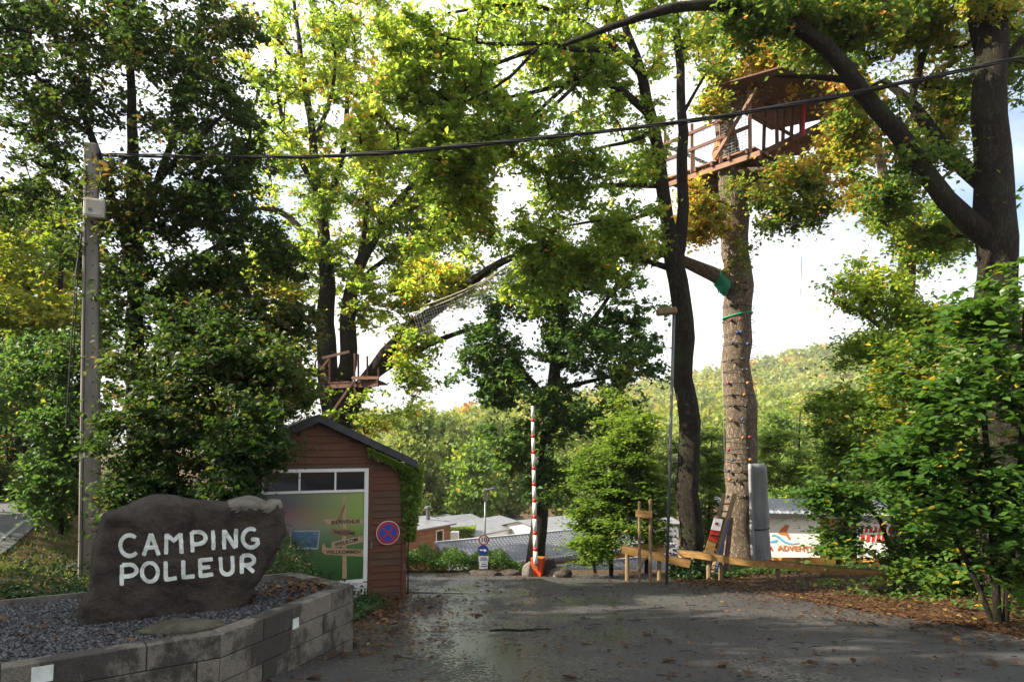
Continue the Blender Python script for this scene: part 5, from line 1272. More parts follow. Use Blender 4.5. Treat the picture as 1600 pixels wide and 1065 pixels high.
# oak with the small platform, behind the booth
tree('platform_oak', 'large open crowned oak behind the booth with small platform', 'tree',
     [[(528, 860, 24.5, 0.62), (527, 690, 24.5, 0.55), (526, 640, 24.5, 0.50), (513, 580, 24.5, 0.36), (508, 480, 24.5, 0.30), (513, 420, 24.5, 0.26), (500, 330, 24.3, 0.20), (488, 210, 24, 0.14), (470, 90, 24, 0.09), (455, -30, 24, 0.05)],
      [(526, 640, 24.5, 0.36), (546, 570, 24.5, 0.32), (540, 470, 24.6, 0.27), (562, 415, 24.6, 0.22), (600, 340, 24.4, 0.17), (640, 290, 24.2, 0.12), (690, 240, 24, 0.08), (740, 190, 24, 0.05)],
      [(528, 660, 24.5, 0.36), (575, 595, 24.0, 0.30), (640, 510, 23.5, 0.24), (700, 470, 23, 0.18), (780, 405, 22.5, 0.12), (850, 385, 22, 0.07)],
      [(580, 590, 24.0, 0.16), (650, 545, 23.7, 0.12), (710, 520, 23.5, 0.08), (780, 500, 23.2, 0.05)], [(512, 425, 24.5, 0.16), (455, 335, 24.8, 0.12), (415, 318, 25, 0.08), (380, 330, 25, 0.05)],
      [(503, 340, 24.4, 0.14), (540, 240, 24.8, 0.10), (545, 120, 25, 0.07), (520, 0, 25, 0.04)], [(497, 300, 24.4, 0.12), (440, 200, 24, 0.08), (430, 90, 23.8, 0.05)], [(542, 465, 24.6, 0.12), (600, 400, 25, 0.08), (650, 380, 25.4, 0.05)],
      [(600, 340, 24.4, 0.10), (640, 330, 23.6, 0.08), (680, 300, 23.2, 0.06), (720, 290, 23, 0.04)], [(560, 418, 24.6, 0.11), (575, 330, 24.0, 0.08), (575, 240, 23.6, 0.06), (590, 170, 23.4, 0.04)], [(490, 220, 24, 0.09), (520, 150, 23.5, 0.07), (530, 80, 23.3, 0.05), (500, 20, 23.2, 0.03)], [(474, 110, 24, 0.07), (430, 60, 23.6, 0.05), (400, 20, 23.4, 0.03)], [(505, 380, 24.3, 0.10), (450, 390, 23.8, 0.07), (410, 400, 23.6, 0.04)]],
     [B(540, 70, 24.6, 130, 120, 3.4, 461), B(450, 120, 24, 100, 130, 3.0, 315), B(620, 220, 24.2, 130, 90, 3.2, 413), B(460, 280, 24.6, 90, 80, 2.8, 267), B(560, 310, 24.6, 90, 70, 2.8, 291), B(640, 360, 24.6, 80, 60, 2.4, 194), B(700, 300, 23.6, 80, 60, 2.4, 194),
      B(470, 430, 25, 80, 70, 2.4, 170), B(590, 470, 24.4, 70, 50, 2.2, 145), B(640, 550, 23.8, 70, 50, 1.8, 170), B(580, 640, 24.6, 80, 40, 2.0, 145), B(700, 440, 23, 80, 50, 1.8, 170), B(540, -110, 25, 190, 120, 3.8, 218), B(600, 420, 24.4, 90, 60, 2.2, 148), B(720, 380, 23.4, 70, 60, 2.0, 121), B(420, 420, 25.2, 60, 80, 2.2, 121), B(430, 540, 25.2, 70, 60, 2.0, 108), B(620, 610, 24, 60, 35, 1.6, 81), B(650, 420, 24.0, 90, 70, 2.0, 170), B(700, 350, 23.6, 80, 60, 2.0, 150), B(600, 250, 24.4, 110, 80, 2.6, 160), B(520, 380, 24.6, 80, 60, 2.0, 110), B(440, 480, 25.0, 60, 60, 1.8, 90), B(480, 600, 25.4, 70, 40, 1.6, 70), B(400, 470, 25.2, 60, 70, 2.0, 120), B(450, 560, 25.4, 55, 50, 1.8, 100)],
     92000, 0.165, 'leaf_oak', seed=31, twig=0.013, gap=0.0, gscale=0.8, spread=0.27, flatz=0.5, tshift=0.04, step=0.55)

# tree behind the barrier
tree('barrier_tree', 'dark leaning tree rising beside the raised barrier', 'tree',
     [[(832, 905, 22.3, 0.40), (834, 870, 22.3, 0.31), (840, 800, 22.3, 0.26), (850, 720, 22.3, 0.25), (862, 650, 22.3, 0.23), (868, 590, 22.3, 0.20), (872, 530, 22.3, 0.15), (885, 470, 22.3, 0.10), (890, 400, 22.3, 0.06)],
      [(862, 640, 22.3, 0.14), (820, 580, 22.2, 0.10), (790, 555, 22.1, 0.06)], [(868, 580, 22.3, 0.12), (915, 520, 22.4, 0.09), (965, 440, 22.5, 0.05)], [(866, 610, 22.3, 0.08), (940, 590, 22.1, 0.06), (1000, 580, 22.0, 0.03)], [(846, 760, 22.3, 0.05), (810, 710, 22.1, 0.035), (780, 690, 22.0, 0.02)]],
     [B(870, 520, 22.3, 120, 75, 1.9, 306), B(780, 600, 22.1, 62, 50, 1.4, 180), B(960, 560, 22.3, 80, 75, 1.6, 234), B(850, 640, 22.2, 90, 50, 1.4, 162), B(880, 430, 22.3, 100, 50, 1.7, 162), B(800, 700, 22.0, 55, 50, 1.1, 144), B(860, 740, 21.9, 45, 60, 0.9, 108), B(760, 540, 22.0, 50, 50, 1.2, 84), B(1000, 500, 22.3, 50, 60, 1.2, 84), B(930, 650, 22.0, 60, 45, 1.2, 72), B(820, 470, 22.2, 70, 50, 1.3, 96), B(930, 460, 22.2, 90, 50, 1.3, 90), B(1000, 600, 22.2, 45, 60, 1.0, 60), B(720, 610, 22, 30, 30, 0.8, 25)],
     54000, 0.16, 'leaf_mid', seed=41, gap=-0.06, gscale=1.0, spread=0.24)

# twin stemmed dark trunk
tree('forked_oak', 'slender dark trunk forking into two stems, canopy over the drive', 'tree',
     [[(1080, 905, 16.3, 0.36), (1080, 875, 16.3, 0.28), (1078, 700, 16.3, 0.25), (1074, 620, 16.3, 0.235), (1065, 500, 16.3, 0.23), (1056, 410, 16.3, 0.22), (1040, 340, 16.3, 0.17), (1032, 270, 16.2, 0.16), (1024, 195, 16.1, 0.145), (1003, 125, 15.9, 0.12), (980, 50, 15.6, 0.09), (950, -50, 15.2, 0.06)],
      [(1057, 415, 16.3, 0.16), (1064, 360, 16.3, 0.15), (1067, 280, 16.3, 0.14), (1068, 200, 16.2, 0.125), (1062, 110, 16, 0.10), (1055, 0, 15.8, 0.07), (1050, -80, 15.6, 0.04)],
      [(1020, 185, 16.1, 0.10), (968, 132, 15.6, 0.085), (925, 112, 15.2, 0.07), (870, 138, 14.8, 0.055), (790, 153, 14.3, 0.03)], [(1028, 290, 16.2, 0.07), (950, 288, 15.8, 0.055), (860, 300, 15.4, 0.03)],
      [(1050, 420, 16.3, 0.08), (985, 398, 16.0, 0.06), (920, 385, 15.7, 0.035)], [(985, 60, 15.6, 0.08), (920, 60, 15, 0.06), (840, 75, 14.3, 0.05), (750, 110, 13.6, 0.03)], [(1000, 115, 15.8, 0.08), (930, 40, 15, 0.06), (820, 0, 14.2, 0.04), (700, 20, 13.4, 0.025)],
      [(1066, 180, 16.2, 0.05), (1100, 120, 16.1, 0.03)], [(900, 120, 15.0, 0.05), (800, 210, 14.4, 0.035), (720, 250, 14.0, 0.02)],
      [(1000, 110, 15.8, 0.08), (950, 70, 14.9, 0.07), (905, 85, 14.3, 0.055), (850, 60, 13.8, 0.045), (790, 75, 13.2, 0.035), (700, 60, 12.8, 0.02)], [(925, 112, 15.1, 0.05), (880, 150, 14.2, 0.04), (830, 200, 13.9, 0.03), (760, 215, 13.5, 0.018)], [(1024, 200, 16.1, 0.06), (985, 230, 15.4, 0.045), (940, 225, 15.0, 0.03), (890, 245, 14.6, 0.018)], [(1035, 320, 16.2, 0.06), (990, 350, 15.6, 0.045), (930, 340, 15.2, 0.03), (860, 360, 14.9, 0.018)], [(840, 75, 14.2, 0.04), (780, 140, 13.6, 0.03), (690, 170, 13.2, 0.02), (640, 210, 13.0, 0.012)]],
     [B(860, 70, 14.8, 150, 90, 1.8, 513), B(720, 110, 13.6, 120, 100, 1.7, 487), B(630, 90, 13.2, 60, 90, 1.3, 179), B(960, 130, 15.5, 90, 80, 1.6, 230), B(800, 230, 14.4, 130, 70, 1.6, 384), B(900, 300, 15.4, 100, 60, 1.5, 282), B(720, 260, 14.2, 80, 70, 1.3, 205),
      B(980, 370, 15.9, 75, 50, 1.3, 230), B(870, 400, 15.6, 70, 45, 1.2, 179), B(1010, 30, 15.6, 70, 70, 1.5, 153), B(1110, 60, 16, 50, 60, 1.3, 128), B(840, -100, 14.6, 220, 100, 2.2, 307), B(1000, 240, 15.9, 50, 60, 1.2, 102), B(770, 350, 15.0, 90, 55, 1.2, 148), B(690, 390, 14.8, 60, 50, 1.0, 81), B(850, 450, 15.6, 80, 40, 1.1, 94), B(580, 180, 13.0, 50, 80, 1.0, 81), B(760, 300, 14.6, 90, 60, 1.2, 170), B(690, 200, 13.6, 80, 80, 1.2, 150), B(850, 180, 14.6, 100, 60, 1.2, 140), B(930, 420, 15.8, 70, 40, 1.0, 90), B(820, 420, 15.4, 70, 45, 1.0, 90)],
     84000, 0.122, 'leaf_oak', seed=51, twig=0.0095, gap=0.01, gscale=1.0, spread=0.19, flatz=0.5, tshift=-0.06)

# climbing oak
tree('climbing_oak', 'thick pale barked oak with climbing holds and tree house', 'tree',
     [[(1158, 915, 18.9, 0.62), (1158, 880, 18.9, 0.50), (1158, 800, 18.9, 0.43), (1158, 700, 18.9, 0.42), (1154, 600, 18.9, 0.40), (1152, 500, 18.9, 0.38), (1153, 420, 18.9, 0.37), (1146, 340, 18.9, 0.37), (1140, 280, 18.9, 0.34), (1134, 180, 18.9, 0.24), (1110, 90, 18.8, 0.17), (1098, 0, 18.7, 0.13), (1090, -100, 18.6, 0.10)],
      [(1136, 200, 18.9, 0.18), (1130, 100, 19.2, 0.15), (1135, 0, 19.5, 0.12), (1140, -90, 19.6, 0.08)], [(1150, 455, 18.9, 0.24), (1110, 425, 18.6, 0.20), (1065, 405, 18.2, 0.15), (1000, 385, 17.6, 0.09), (930, 350, 17.2, 0.05)],
      [(1140, 270, 18.9, 0.12), (1200, 260, 18, 0.08), (1280, 290, 17.2, 0.05)], [(1134, 190, 18.9, 0.12), (1200, 120, 17.8, 0.08), (1300, 110, 17, 0.05)], [(1145, 320, 18.9, 0.07), (1100, 310, 18, 0.05), (1080, 330, 17.6, 0.03)]],
     [B(1190, 95, 17.8, 95, 38, 1.4, 180), B(1150, 300, 17.9, 95, 20, 1.0, 165), B(1245, 288, 17.4, 75, 30, 1.2, 165), B(1325, 245, 17.2, 60, 50, 1.2, 105), B(1100, 340, 17.8, 35, 40, 0.8, 60), B(1240, 335, 17.4, 60, 30, 1.0, 67), B(1110, 20, 18.6, 60, 60, 1.6, 75), B(1250, 40, 17.5, 90, 60, 1.6, 150), B(1160, 400, 18.2, 20, 30, 0.6, 15), B(1150, -80, 18.6, 150, 80, 2.0, 90), B(1265, 112, 17.6, 70, 25, 1.0, 80), B(1160, 92, 17.8, 60, 25, 1.0, 60), B(1330, 160, 17.2, 40, 40, 0.9, 50), B(1190, 312, 17.6, 80, 22, 0.9, 90), B(1280, 300, 17.3, 60, 35, 0.9, 80), B(1090, 350, 17.7, 40, 30, 0.7, 40), B(1115, 150, 17.6, 35, 28, 0.7, 40)],
     50000, 0.128, 'leaf_autumn', bark='bark_oak', seed=61, twig=0.009, gap=-0.02, gscale=1.1, spread=0.22)

# big leaning tree at the right edge
tree('arching_oak', 'massive dark trunk at the right edge with long arching limbs', 'tree',
     [[(1585, 960, 10.6, 0.42), (1575, 800, 10.6, 0.36), (1570, 600, 10.6, 0.33), (1560, 420, 10.6, 0.29), (1553, 330, 10.6, 0.28), (1550, 240, 10.6, 0.25), (1550, 120, 10.6, 0.235), (1552, -60, 10.6, 0.20), (1555, -200, 10.6, 0.16)],
      [(1560, 385, 10.6, 0.19), (1515, 345, 10.5, 0.165), (1478, 318, 10.4, 0.15), (1448, 272, 10.35, 0.145), (1425, 228, 10.3, 0.14), (1408, 196, 10.2, 0.135), (1368, 176, 10.15, 0.13), (1338, 146, 10.1, 0.13), (1322, 108, 10.1, 0.125), (1298, 62, 10.0, 0.12), (1250, 42, 9.95, 0.11), (1205, 22, 9.9, 0.10), (1150, 8, 9.85, 0.09), (1110, 2, 9.8, 0.08), (1050, 8, 9.7, 0.07), (960, 40, 9.6, 0.045), (880, 70, 9.6, 0.03)],
      [(1553, 300, 10.6, 0.15), (1505, 272, 10.9, 0.13), (1462, 225, 11.1, 0.115), (1448, 185, 11.2, 0.10), (1425, 150, 11.3, 0.08), (1380, 125, 11.4, 0.05)],
      [(1425, 150, 11.3, 0.06), (1440, 80, 11.4, 0.045), (1475, 10, 11.5, 0.03)], [(1550, 150, 10.6, 0.09), (1520, 70, 10.9, 0.06), (1515, -40, 11.2, 0.04)], [(1552, 120, 10.6, 0.08), (1600, 60, 10.4, 0.05)], [(1330, 125, 10.1, 0.06), (1270, 112, 10.4, 0.04), (1210, 120, 10.7, 0.02)]],
     [B(1440, 50, 11.2, 130, 75, 1.5, 331), B(1320, 40, 10.6, 90, 55, 1.2, 214), B(1500, 170, 11.8, 80, 70, 1.2, 175), B(1570, 60, 11.5, 60, 100, 1.2, 136), B(1400, 290, 11.2, 90, 55, 1.2, 195), B(1350, 200, 11.4, 60, 50, 1.0, 117), B(1480, 350, 11.6, 70, 50, 1.1, 136), B(1200, 40, 10.2, 80, 35, 0.9, 117), B(1420, -100, 10.8, 220, 90, 1.8, 214), B(1100, 30, 9.9, 60, 30, 0.7, 58)],
     54000, 0.098, 'leaf_autumn', seed=71, twig=0.008, gap=-0.06, gscale=1.2, spread=0.18, tshift=-0.20)
# lean crooked tree behind it
tree('crooked_tree', 'crooked lichen pale trunk in the gap right of climbing oak', 'tree',
     [[(1400, 900, 14.2, 0.16), (1402, 700, 14.2, 0.15), (1405, 560, 14.2, 0.145), (1424, 420, 14.2, 0.15), (1415, 380, 14.2, 0.14), (1392, 330, 14.2, 0.13), (1378, 270, 14.2, 0.10), (1365, 180, 14.2, 0.06)], [(1405, 540, 14.2, 0.05), (1350, 480, 14, 0.03), (1310, 470, 13.8, 0.02)]],
     [B(1350, 450, 13.9, 55, 45, 0.9, 60), B(1420, 480, 13.8, 70, 60, 0.9, 80), B(1360, 560, 13.8, 50, 55, 0.9, 60), B(1460, 400, 13.9, 60, 50, 0.9, 60), B(1370, 300, 13.9, 50, 50, 0.9, 50), B(1480, 470, 13.6, 60, 60, 0.9, 70), B(1420, 340, 13.8, 60, 50, 0.9, 50), B(1340, 640, 13.6, 45, 45, 0.8, 50)],
     26000, 0.10, 'leaf_oak', bark='bark_oak', seed=72, gap=-0.12, gscale=0.8, spread=0.22, tshift=-0.05)

# sunlit beech saplings behind the plank fence
tree('beech_sapling', 'sunlit bright green beech sapling left of the plank fence', 'tree',
     [[(955, 900, 17.4, 0.06), (957, 780, 17.4, 0.045), (955, 680, 17.4, 0.03), (958, 620, 17.4, 0.015)], [(930, 895, 17.2, 0.04), (918, 820, 17.2, 0.025)], [(1010, 895, 17.0, 0.05), (1012, 760, 17.0, 0.035), (1008, 650, 17.0, 0.02)]],
     [B(955, 790, 17.2, 70, 85, 1.1, 190), B(925, 850, 16.9, 45, 35, 0.7, 90), B(985, 690, 17.0, 60, 60, 0.8, 110), B(1010, 780, 17.0, 45, 80, 0.7, 100), B(925, 740, 17.4, 40, 40, 0.7, 50), B(960, 640, 17.5, 25, 35, 0.5, 25)],
     50000, 0.10, 'leaf_beech', seed=81, gap=-0.22, gscale=1.0, spread=0.22, flatz=0.25, up=1.8)
tree('beech_sapling', 'leafy green sapling filling the gap between the two trunks', 'tree',
     [[(1108, 900, 24, 0.05), (1108, 780, 24, 0.035), (1112, 680, 24, 0.02)]], [B(1110, 740, 24, 36, 75, 1.0, 90), B(1045, 740, 24.2, 30, 60, 0.8, 50), B(1108, 840, 24, 36, 40, 0.9, 50)], 17000, 0.12, 'leaf_beech', seed=82, gap=-0.25, spread=0.24, flatz=0.3, up=1.8, tshift=-0.15)
tree('beech_sapling', 'light green layered beech sapling right of the climbing oak', 'tree',
     [[(1255, 905, 27, 0.07), (1252, 800, 27, 0.05), (1248, 690, 27, 0.03), (1250, 640, 27, 0.02)], [(1310, 905, 17.2, 0.06), (1312, 780, 17.2, 0.045), (1318, 660, 17.2, 0.02)]],
     [B(1240, 735, 26.6, 60, 50, 1.2, 120), B(1215, 690, 26.8, 40, 25, 0.8, 40), B(1310, 700, 17.0, 60, 65, 1.0, 120), B(1330, 780, 16.6, 60, 25, 0.8, 70), B(1300, 640, 17.2, 40, 35, 0.8, 40)], 30000, 0.115, 'leaf_beech', seed=83, gap=-0.18, spread=0.24, flatz=0.25, up=1.8, tshift=-0.10)
# hazel and maple undergrowth on the right, close
tree('hazel_bush', 'large leaved green hazel at the right edge closest to camera', 'shrub',
     [[(1560, 980, 8.6, 0.05), (1548, 780, 8.6, 0.04), (1530, 560, 8.6, 0.025), (1540, 430, 8.6, 0.012)], [(1570, 980, 8.6, 0.04), (1600, 700, 8.4, 0.03), (1600, 480, 8.2, 0.015)], [(1550, 970, 8.7, 0.035), (1480, 800, 8.8, 0.025), (1430, 740, 8.9, 0.012)]],
     [B(1560, 500, 8.4, 70, 90, 0.8, 110), B(1520, 640, 8.5, 80, 80, 0.8, 120), B(1570, 780, 8.4, 80, 90, 0.8, 110), B(1490, 790, 8.7, 70, 60, 0.7, 90), B(1440, 720, 8.9, 50, 50, 0.6, 50), B(1570, 400, 8.4, 45, 40, 0.6, 40), B(1640, 620, 8.2, 60, 150, 0.8, 60), B(1570, 890, 8.8, 60, 45, 0.6, 60)],
     13500, 0.115, 'leaf_hazel', seed=91, gap=-0.06, gscale=1.5, spread=0.2, flatz=0.4, up=1.6, hexa=True, parts=300, aspect=0.8)
tree('maple_bush', 'green maple undergrowth hanging over the plank fence', 'shrub',
     [[(1440, 930, 11.8, 0.06), (1438, 780, 11.8, 0.05), (1432, 620, 11.8, 0.03), (1440, 520, 11.8, 0.015)], [(1400, 920, 12.2, 0.05), (1385, 800, 12.2, 0.035), (1350, 760, 12.0, 0.02), (1300, 770, 11.7, 0.012)], [(1520, 930, 12.0, 0.05), (1525, 700, 12.0, 0.03), (1520, 540, 12, 0.02)]],
     [B(1440, 600, 11.8, 70, 80, 1.0, 130), B(1410, 710, 11.7, 70, 50, 0.9, 110), B(1310, 795, 11.6, 42, 26, 0.6, 55), B(1420, 790, 11.6, 35, 45, 0.7, 60), B(1460, 840, 11.5, 55, 50, 0.8, 100), B(1315, 850, 11.8, 28, 22, 0.6, 45), B(1520, 560, 12.2, 80, 90, 1.0, 110), B(1540, 740, 12.3, 80, 110, 1.0, 130), B(1300, 770, 11.8, 40, 20, 0.5, 30), B(1520, 860, 11.8, 70, 50, 0.8, 70), B(1440, 885, 11.6, 50, 22, 0.6, 60), B(1560, 880, 11.6, 70, 40, 0.7, 70), B(1480, 895, 11.2, 60, 22, 0.6, 50)],
     40000, 0.092, 'leaf_hazel', seed=92, gap=-0.06, gscale=1.3, spread=0.24, flatz=0.35, up=1.5, hexa=True, aspect=0.8, tshift=0.08)

# trees in the valley behind the camp
far = [(650, 700, 62, 42, 75, 'leaf_far', 'pale green valley tree next to the booth roof'), (700, 745, 66, 45, 60, 'leaf_far', 'rounded valley tree above the clipped hedge'), (745, 740, 58, 42, 65, 'leaf_beech', 'yellow green valley tree above the speed sign'),
       (790, 765, 62, 40, 45, 'leaf_far', 'low valley tree left of the leaning dark trunk'), (690, 690, 95, 45, 40, 'leaf_far', 'distant valley tree topping the others beside the booth'), (760, 690, 100, 50, 40, 'leaf_far', 'distant valley tree behind the yellow green one'),
       (900, 740, 60, 60, 70, 'leaf_far', 'valley tree behind the beech sapling'), (1000, 740, 64, 60, 80, 'leaf_far', 'valley tree behind the notice frame'), (1110, 720, 62, 45, 70, 'leaf_far', 'valley tree seen between the two trunks'),
       (1215, 700, 58, 50, 70, 'leaf_beech', 'valley tree just right of the climbing oak'), (1290, 720, 62, 60, 85, 'leaf_far', 'broad pale valley tree behind the hut roof'), (1370, 700, 66, 60, 90, 'leaf_far', 'valley tree behind the maple undergrowth'), (1240, 760, 50, 50, 40, 'leaf_beech', 'low bright valley tree behind the banner hut'), (620, 760, 55, 30, 50, 'leaf_far', 'low valley tree hidden partly by the booth corner')]
for i, (px, py, d, rx, ry, lm, lab) in enumerate(far):
    g = P(px, py+ry, d); gy = gz(g.x, g.y); b0_ = Vector((g.x, g.y, gy-0.2)); top = P(px, py-ry*0.5, d)
    tree('valley_tree', lab, 'tree', [[(b0_, 0.3), (b0_.lerp(top, 0.5), 0.2), (top, 0.06)]],
         [B(px, py, d, rx, ry, rx*d/F, 60), B(px-rx*0.3, py+ry*0.6, d-1, rx*0.8, ry*0.5, rx*d/F*0.8, 25), B(px+rx*0.3, py+ry*0.6, d-1, rx*0.8, ry*0.5, rx*d/F*0.8, 25), B(px+rx*0.1, py-ry*0.4, d, rx*0.6, ry*0.7, rx*d/F*0.6, 20)],
         6000, 0.0074*d, lm, seed=100+i, gap=-0.4, gscale=0.25, spread=0.011*d, up=0.7, group='trees in the valley', step=0.9)
# unseen trees added to shade the entrance, along the left beyond the frame
for i, (x, y, h, r) in enumerate(((-13.5, 1.0, 13, 4.2), (-12.6, 4.8, 17, 3.5), (-19.0, 4.0, 16, 5.0), (-9.5, -4.0, 14, 4.5), (-16.5, 16.0, 9, 2.6))):
    b0_ = Vector((x, y, gz(x, y)-0.1)); t_ = b0_+Vector((0.3, 0.2, h*0.75))
    tree('verge_tree', ['broad tree across the road just beyond the left frame edge', 'tree beyond the left frame edge nearest to the gravel planter', 'tallest tree across the road, out beyond the left edge', 'tree behind the camera on the left verge', 'small tree shading the far bend of the public road'][i], 'tree', [[(b0_, 0.3), (b0_.lerp(t_, 0.5), 0.22), (t_, 0.08)]],
         [((x, y, b0_.z+h*0.62), (r, r, h*0.36), 120), ((x+r*0.5, y+r*0.4, b0_.z+h*0.45), (r*0.7, r*0.7, h*0.2), 50)], 9000, 0.30, 'leaf_dark', seed=140+i, gap=-0.5, spread=0.45, group='trees beyond the frame', step=0.7)
print('trees', round(_t.time()-_t0, 1), 's; leaves', LEAVES)

# ================================================================== GROUND COVER
def cover(name, label, n, px_region, lmat, size, seed, height, dens_noise=1.5, up=1.2, aspect=0.6):
    """low leafy planting: px_region(rng,n)-> x,y arrays"""
    rng = np.random.default_rng(seed); x, y, hh = px_region(rng, n)
    k = noise_np(np.stack([x, y, x*0], 1), dens_noise, seed)
    h = hh*(0.55+0.6*k)+0.02; ok = h > 0.015; x, y, h = x[ok], y[ok], h[ok]
    z = np.array([gz(a, b) for a, b in zip(x, y)])+np.maximum(h, 0.02)*rng.uniform(0, 1, len(x))**0.45
    t = np.clip(0.42+0.3*k[ok]+rng.normal(0, 0.18, len(x)), 0, 1); q = rng.uniform(0, 1, len(x)) < 0.03; t[q] = 1.0
    return tag(linkmesh(name, leaf_mesh(name, np.stack([x, y, z], 1), size*rng.uniform(0.6, 1.3, len(x)), rng, t, up=up, aspect=aspect), lmat), label, 'ground cover', kind='stuff')
def reg_left(rng, n):
    t = rng.uniform(0, 1, n); s = rng.uniform(0, 1, n)
    x = -7.6+(3.6)*t; y = 6.15+(x+4.6)*0.63+0.15+s*(2.9-0.5*t); h = 0.50*np.clip(s*2.2, 0.25, 1)
    return x, y, h
cover('ivy_planting', 'low dark ivy planting behind the gravel bed, left of boulder', 26000, reg_left, 'leaf_ground', 0.075, 201, 0.5)
def reg_mid(rng, n):
    x = rng.uniform(-5.0, -1.95, n); y0 = 7.4+(x+2.3)*0.55; y = y0+0.12+rng.uniform(0, 1, n)*np.clip(3.6-(x+5.0)*0.1, 1, 4); h = 1.35*np.clip((y-y0)*1.0, 0.25, 1)
    t_ = (x-h0.x)*hd.x+(y-h0.y)*hd.y; f = (x-h0.x)*hn.x+(y-h0.y)*hn.y; ok = f > 0.15
    lim = np.where(x > -2.7, 0.75*np.clip((-1.95-x)/0.75, 0.1, 1), 1.0)
    return x[ok], y[ok], (h*lim)[ok]
cover('cotoneaster', 'small leaved shrub bed between the boulder and mural', 30000, reg_mid, 'leaf_ground', 0.05, 202, 0.8)
def reg_front_mid(rng, n):
    x = rng.uniform(-4.2, 0.3, n); y = 18.6+rng.uniform(0, 1.6, n); return x, y, 0.85*np.clip((0.45-x)/0.8, 0.2, 1)
cover('low_hedge', 'straggly low hedge in front of the tiled roof', 13000, reg_front_mid, 'leaf_mid', 0.08, 203, 0.8, dens_noise=2.2)
def reg_trees(rng, n):
    x = rng.uniform(3.6, 8.6, n); y = rng.uniform(15.8, 19.0, n); ok = x > 3.9+0.1*(y-15); return x[ok], y[ok], np.full(ok.sum(), 0.22)
cover('woodland_herbs', 'low green herbs around the trunk feet by fence', 9000, reg_trees, 'leaf_mid', 0.09, 204, 0.2, dens_noise=1.0)
def reg_right(rng, n):
    x = rng.uniform(5.0, 9.5, n); y = rng.uniform(8.2, 13.5, n); ok = x > 0.9+np.array([road_right(b) for b in y]); return x[ok], y[ok], np.full(ok.sum(), 0.16)
cover('bramble_patch', 'low bramble sprigs on the leaf litter at right', 2600, reg_right, 'leaf_hazel', 0.09, 205, 0.15, dens_noise=1.2)
# grass verge between the planting and the road
def blades(name, label, n, reg, mat, L, seed):
    rng = np.random.default_rng(seed); x, y = reg(rng, n); n = len(x); z = np.array([gz(a, b) for a, b in zip(x, y)])
    p = np.stack([x, y, z], 1); a = rng.uniform(0, 6.28, n); s = np.stack([np.cos(a), np.sin(a), a*0], 1)*0.008; l = L*rng.uniform(0.5, 1.3, n)[:, None]
    tip = p+np.concatenate([rng.normal(0, 0.35, (n, 2))*l, l], 1)
    V = np.stack([p-s, p+s, tip], 1).reshape(-1, 3); tag(linkmesh(name, mesh_np(name, V, np.arange(3*n).reshape(-1, 3), np.clip(rng.normal(0.5, 0.25, n), 0, 1)), mat), label, 'grass', kind='stuff')
def reg_grass(rng, n):
    t = rng.uniform(-12, 22, n); o = rng.uniform(-4.2, -0.25, n); p = np.array(r0)[None]+np.outer(t, np.array(rd))+np.outer(o, np.array(rn))
    x, y = p[:, 0], p[:, 1]; return x, y
blades('grass_verge', 'short grass verge beside the public road at left', 26000, reg_grass, 'grass', 0.10, 211)
def reg_camp(rng, n): return rng.uniform(-9, 8, n), rng.uniform(34, 50, n)
blades('camp_lawn', 'bright lawn between the mobile homes below', 26000, reg_camp, 'grass', 0.5, 212)

# clipped hedge among the mobile homes
hg = thing('clipped_hedge', 'bright green clipped hedge between brown cabin and mobile home', 'hedge')
rng = np.random.default_rng(9); a, b = P(700, 826, 40), P(742, 826, 41); n = 5000
f = rng.uniform(0, 1, n); pts = np.stack([a.x+(b.x-a.x)*f, a.y+(b.y-a.y)*f+rng.uniform(0, 1.2, n), a.z-0.05-rng.uniform(0, 1, n)**1.6*1.5], 1)
linkmesh('foliage', leaf_mesh('foliage', pts, 0.14*rng.uniform(0.7, 1.3, n), rng, np.clip(rng.normal(0.7, 0.15, n), 0, 1), up=0.8), 'leaf_beech', hg)
m = MB(); m.quadbox([Vector((a.x+0.05, a.y+0.1, a.z-2.2)), Vector((b.x-0.05, b.y+0.1, a.z-2.2)), Vector((b.x-0.05, b.y+1.1, a.z-2.2)), Vector((a.x+0.05, a.y+1.1, a.z-2.2)), Vector((a.x+0.05, a.y+0.1, a.z-0.12)), Vector((b.x-0.05, b.y+0.1, a.z-0.12)), Vector((b.x-0.05, b.y+1.1, a.z-0.12)), Vector((a.x+0.05, a.y+1.1, a.z-0.12))]); m.build('branches', 'bark_twig', hg)
base(hg, (a.x, a.y, gz(a.x, a.y)))

# ivy on the booth corner
iv = thing('ivy', 'green ivy climbing the right corner of the booth', 'ivy'); rng = np.random.default_rng(13); n = 5200
zt3 = zE-0.02; zz = zt3-(zt3-ZB-1.0)*rng.uniform(0, 1, n)**1.1; wdt = 0.12+0.16*np.clip((zz-ZB-1.0)/(zt3-ZB-1.0), 0, 1)
tt = rng.uniform(-0.6, 1, n)*wdt+0.05; oo = rng.uniform(-0.5, 0.05, n)
pts = np.array([tuple(H(t, z, 0.03+max(o, -0.02) if t < 0.03 else 0.05+o)) for t, z, o in zip(tt, zz, oo)])
k = int(n*0.18); fx = rng.uniform(0, 1, k)**1.5; 
pts[:k] = np.array([tuple(H(-f*0.75+0.05, zE+(zA-zE)*(f*0.75)/abs(tE-tA)-0.10-abs(rng.normal(0, 0.05)), 0.17)) for f in fx])
linkmesh('foliage', leaf_mesh('foliage', pts, 0.075*rng.uniform(0.6, 1.3, n), rng, np.clip(rng.normal(0.45, 0.2, n), 0, 1), up=0.3, aspect=0.85), 'leaf_beech', iv)
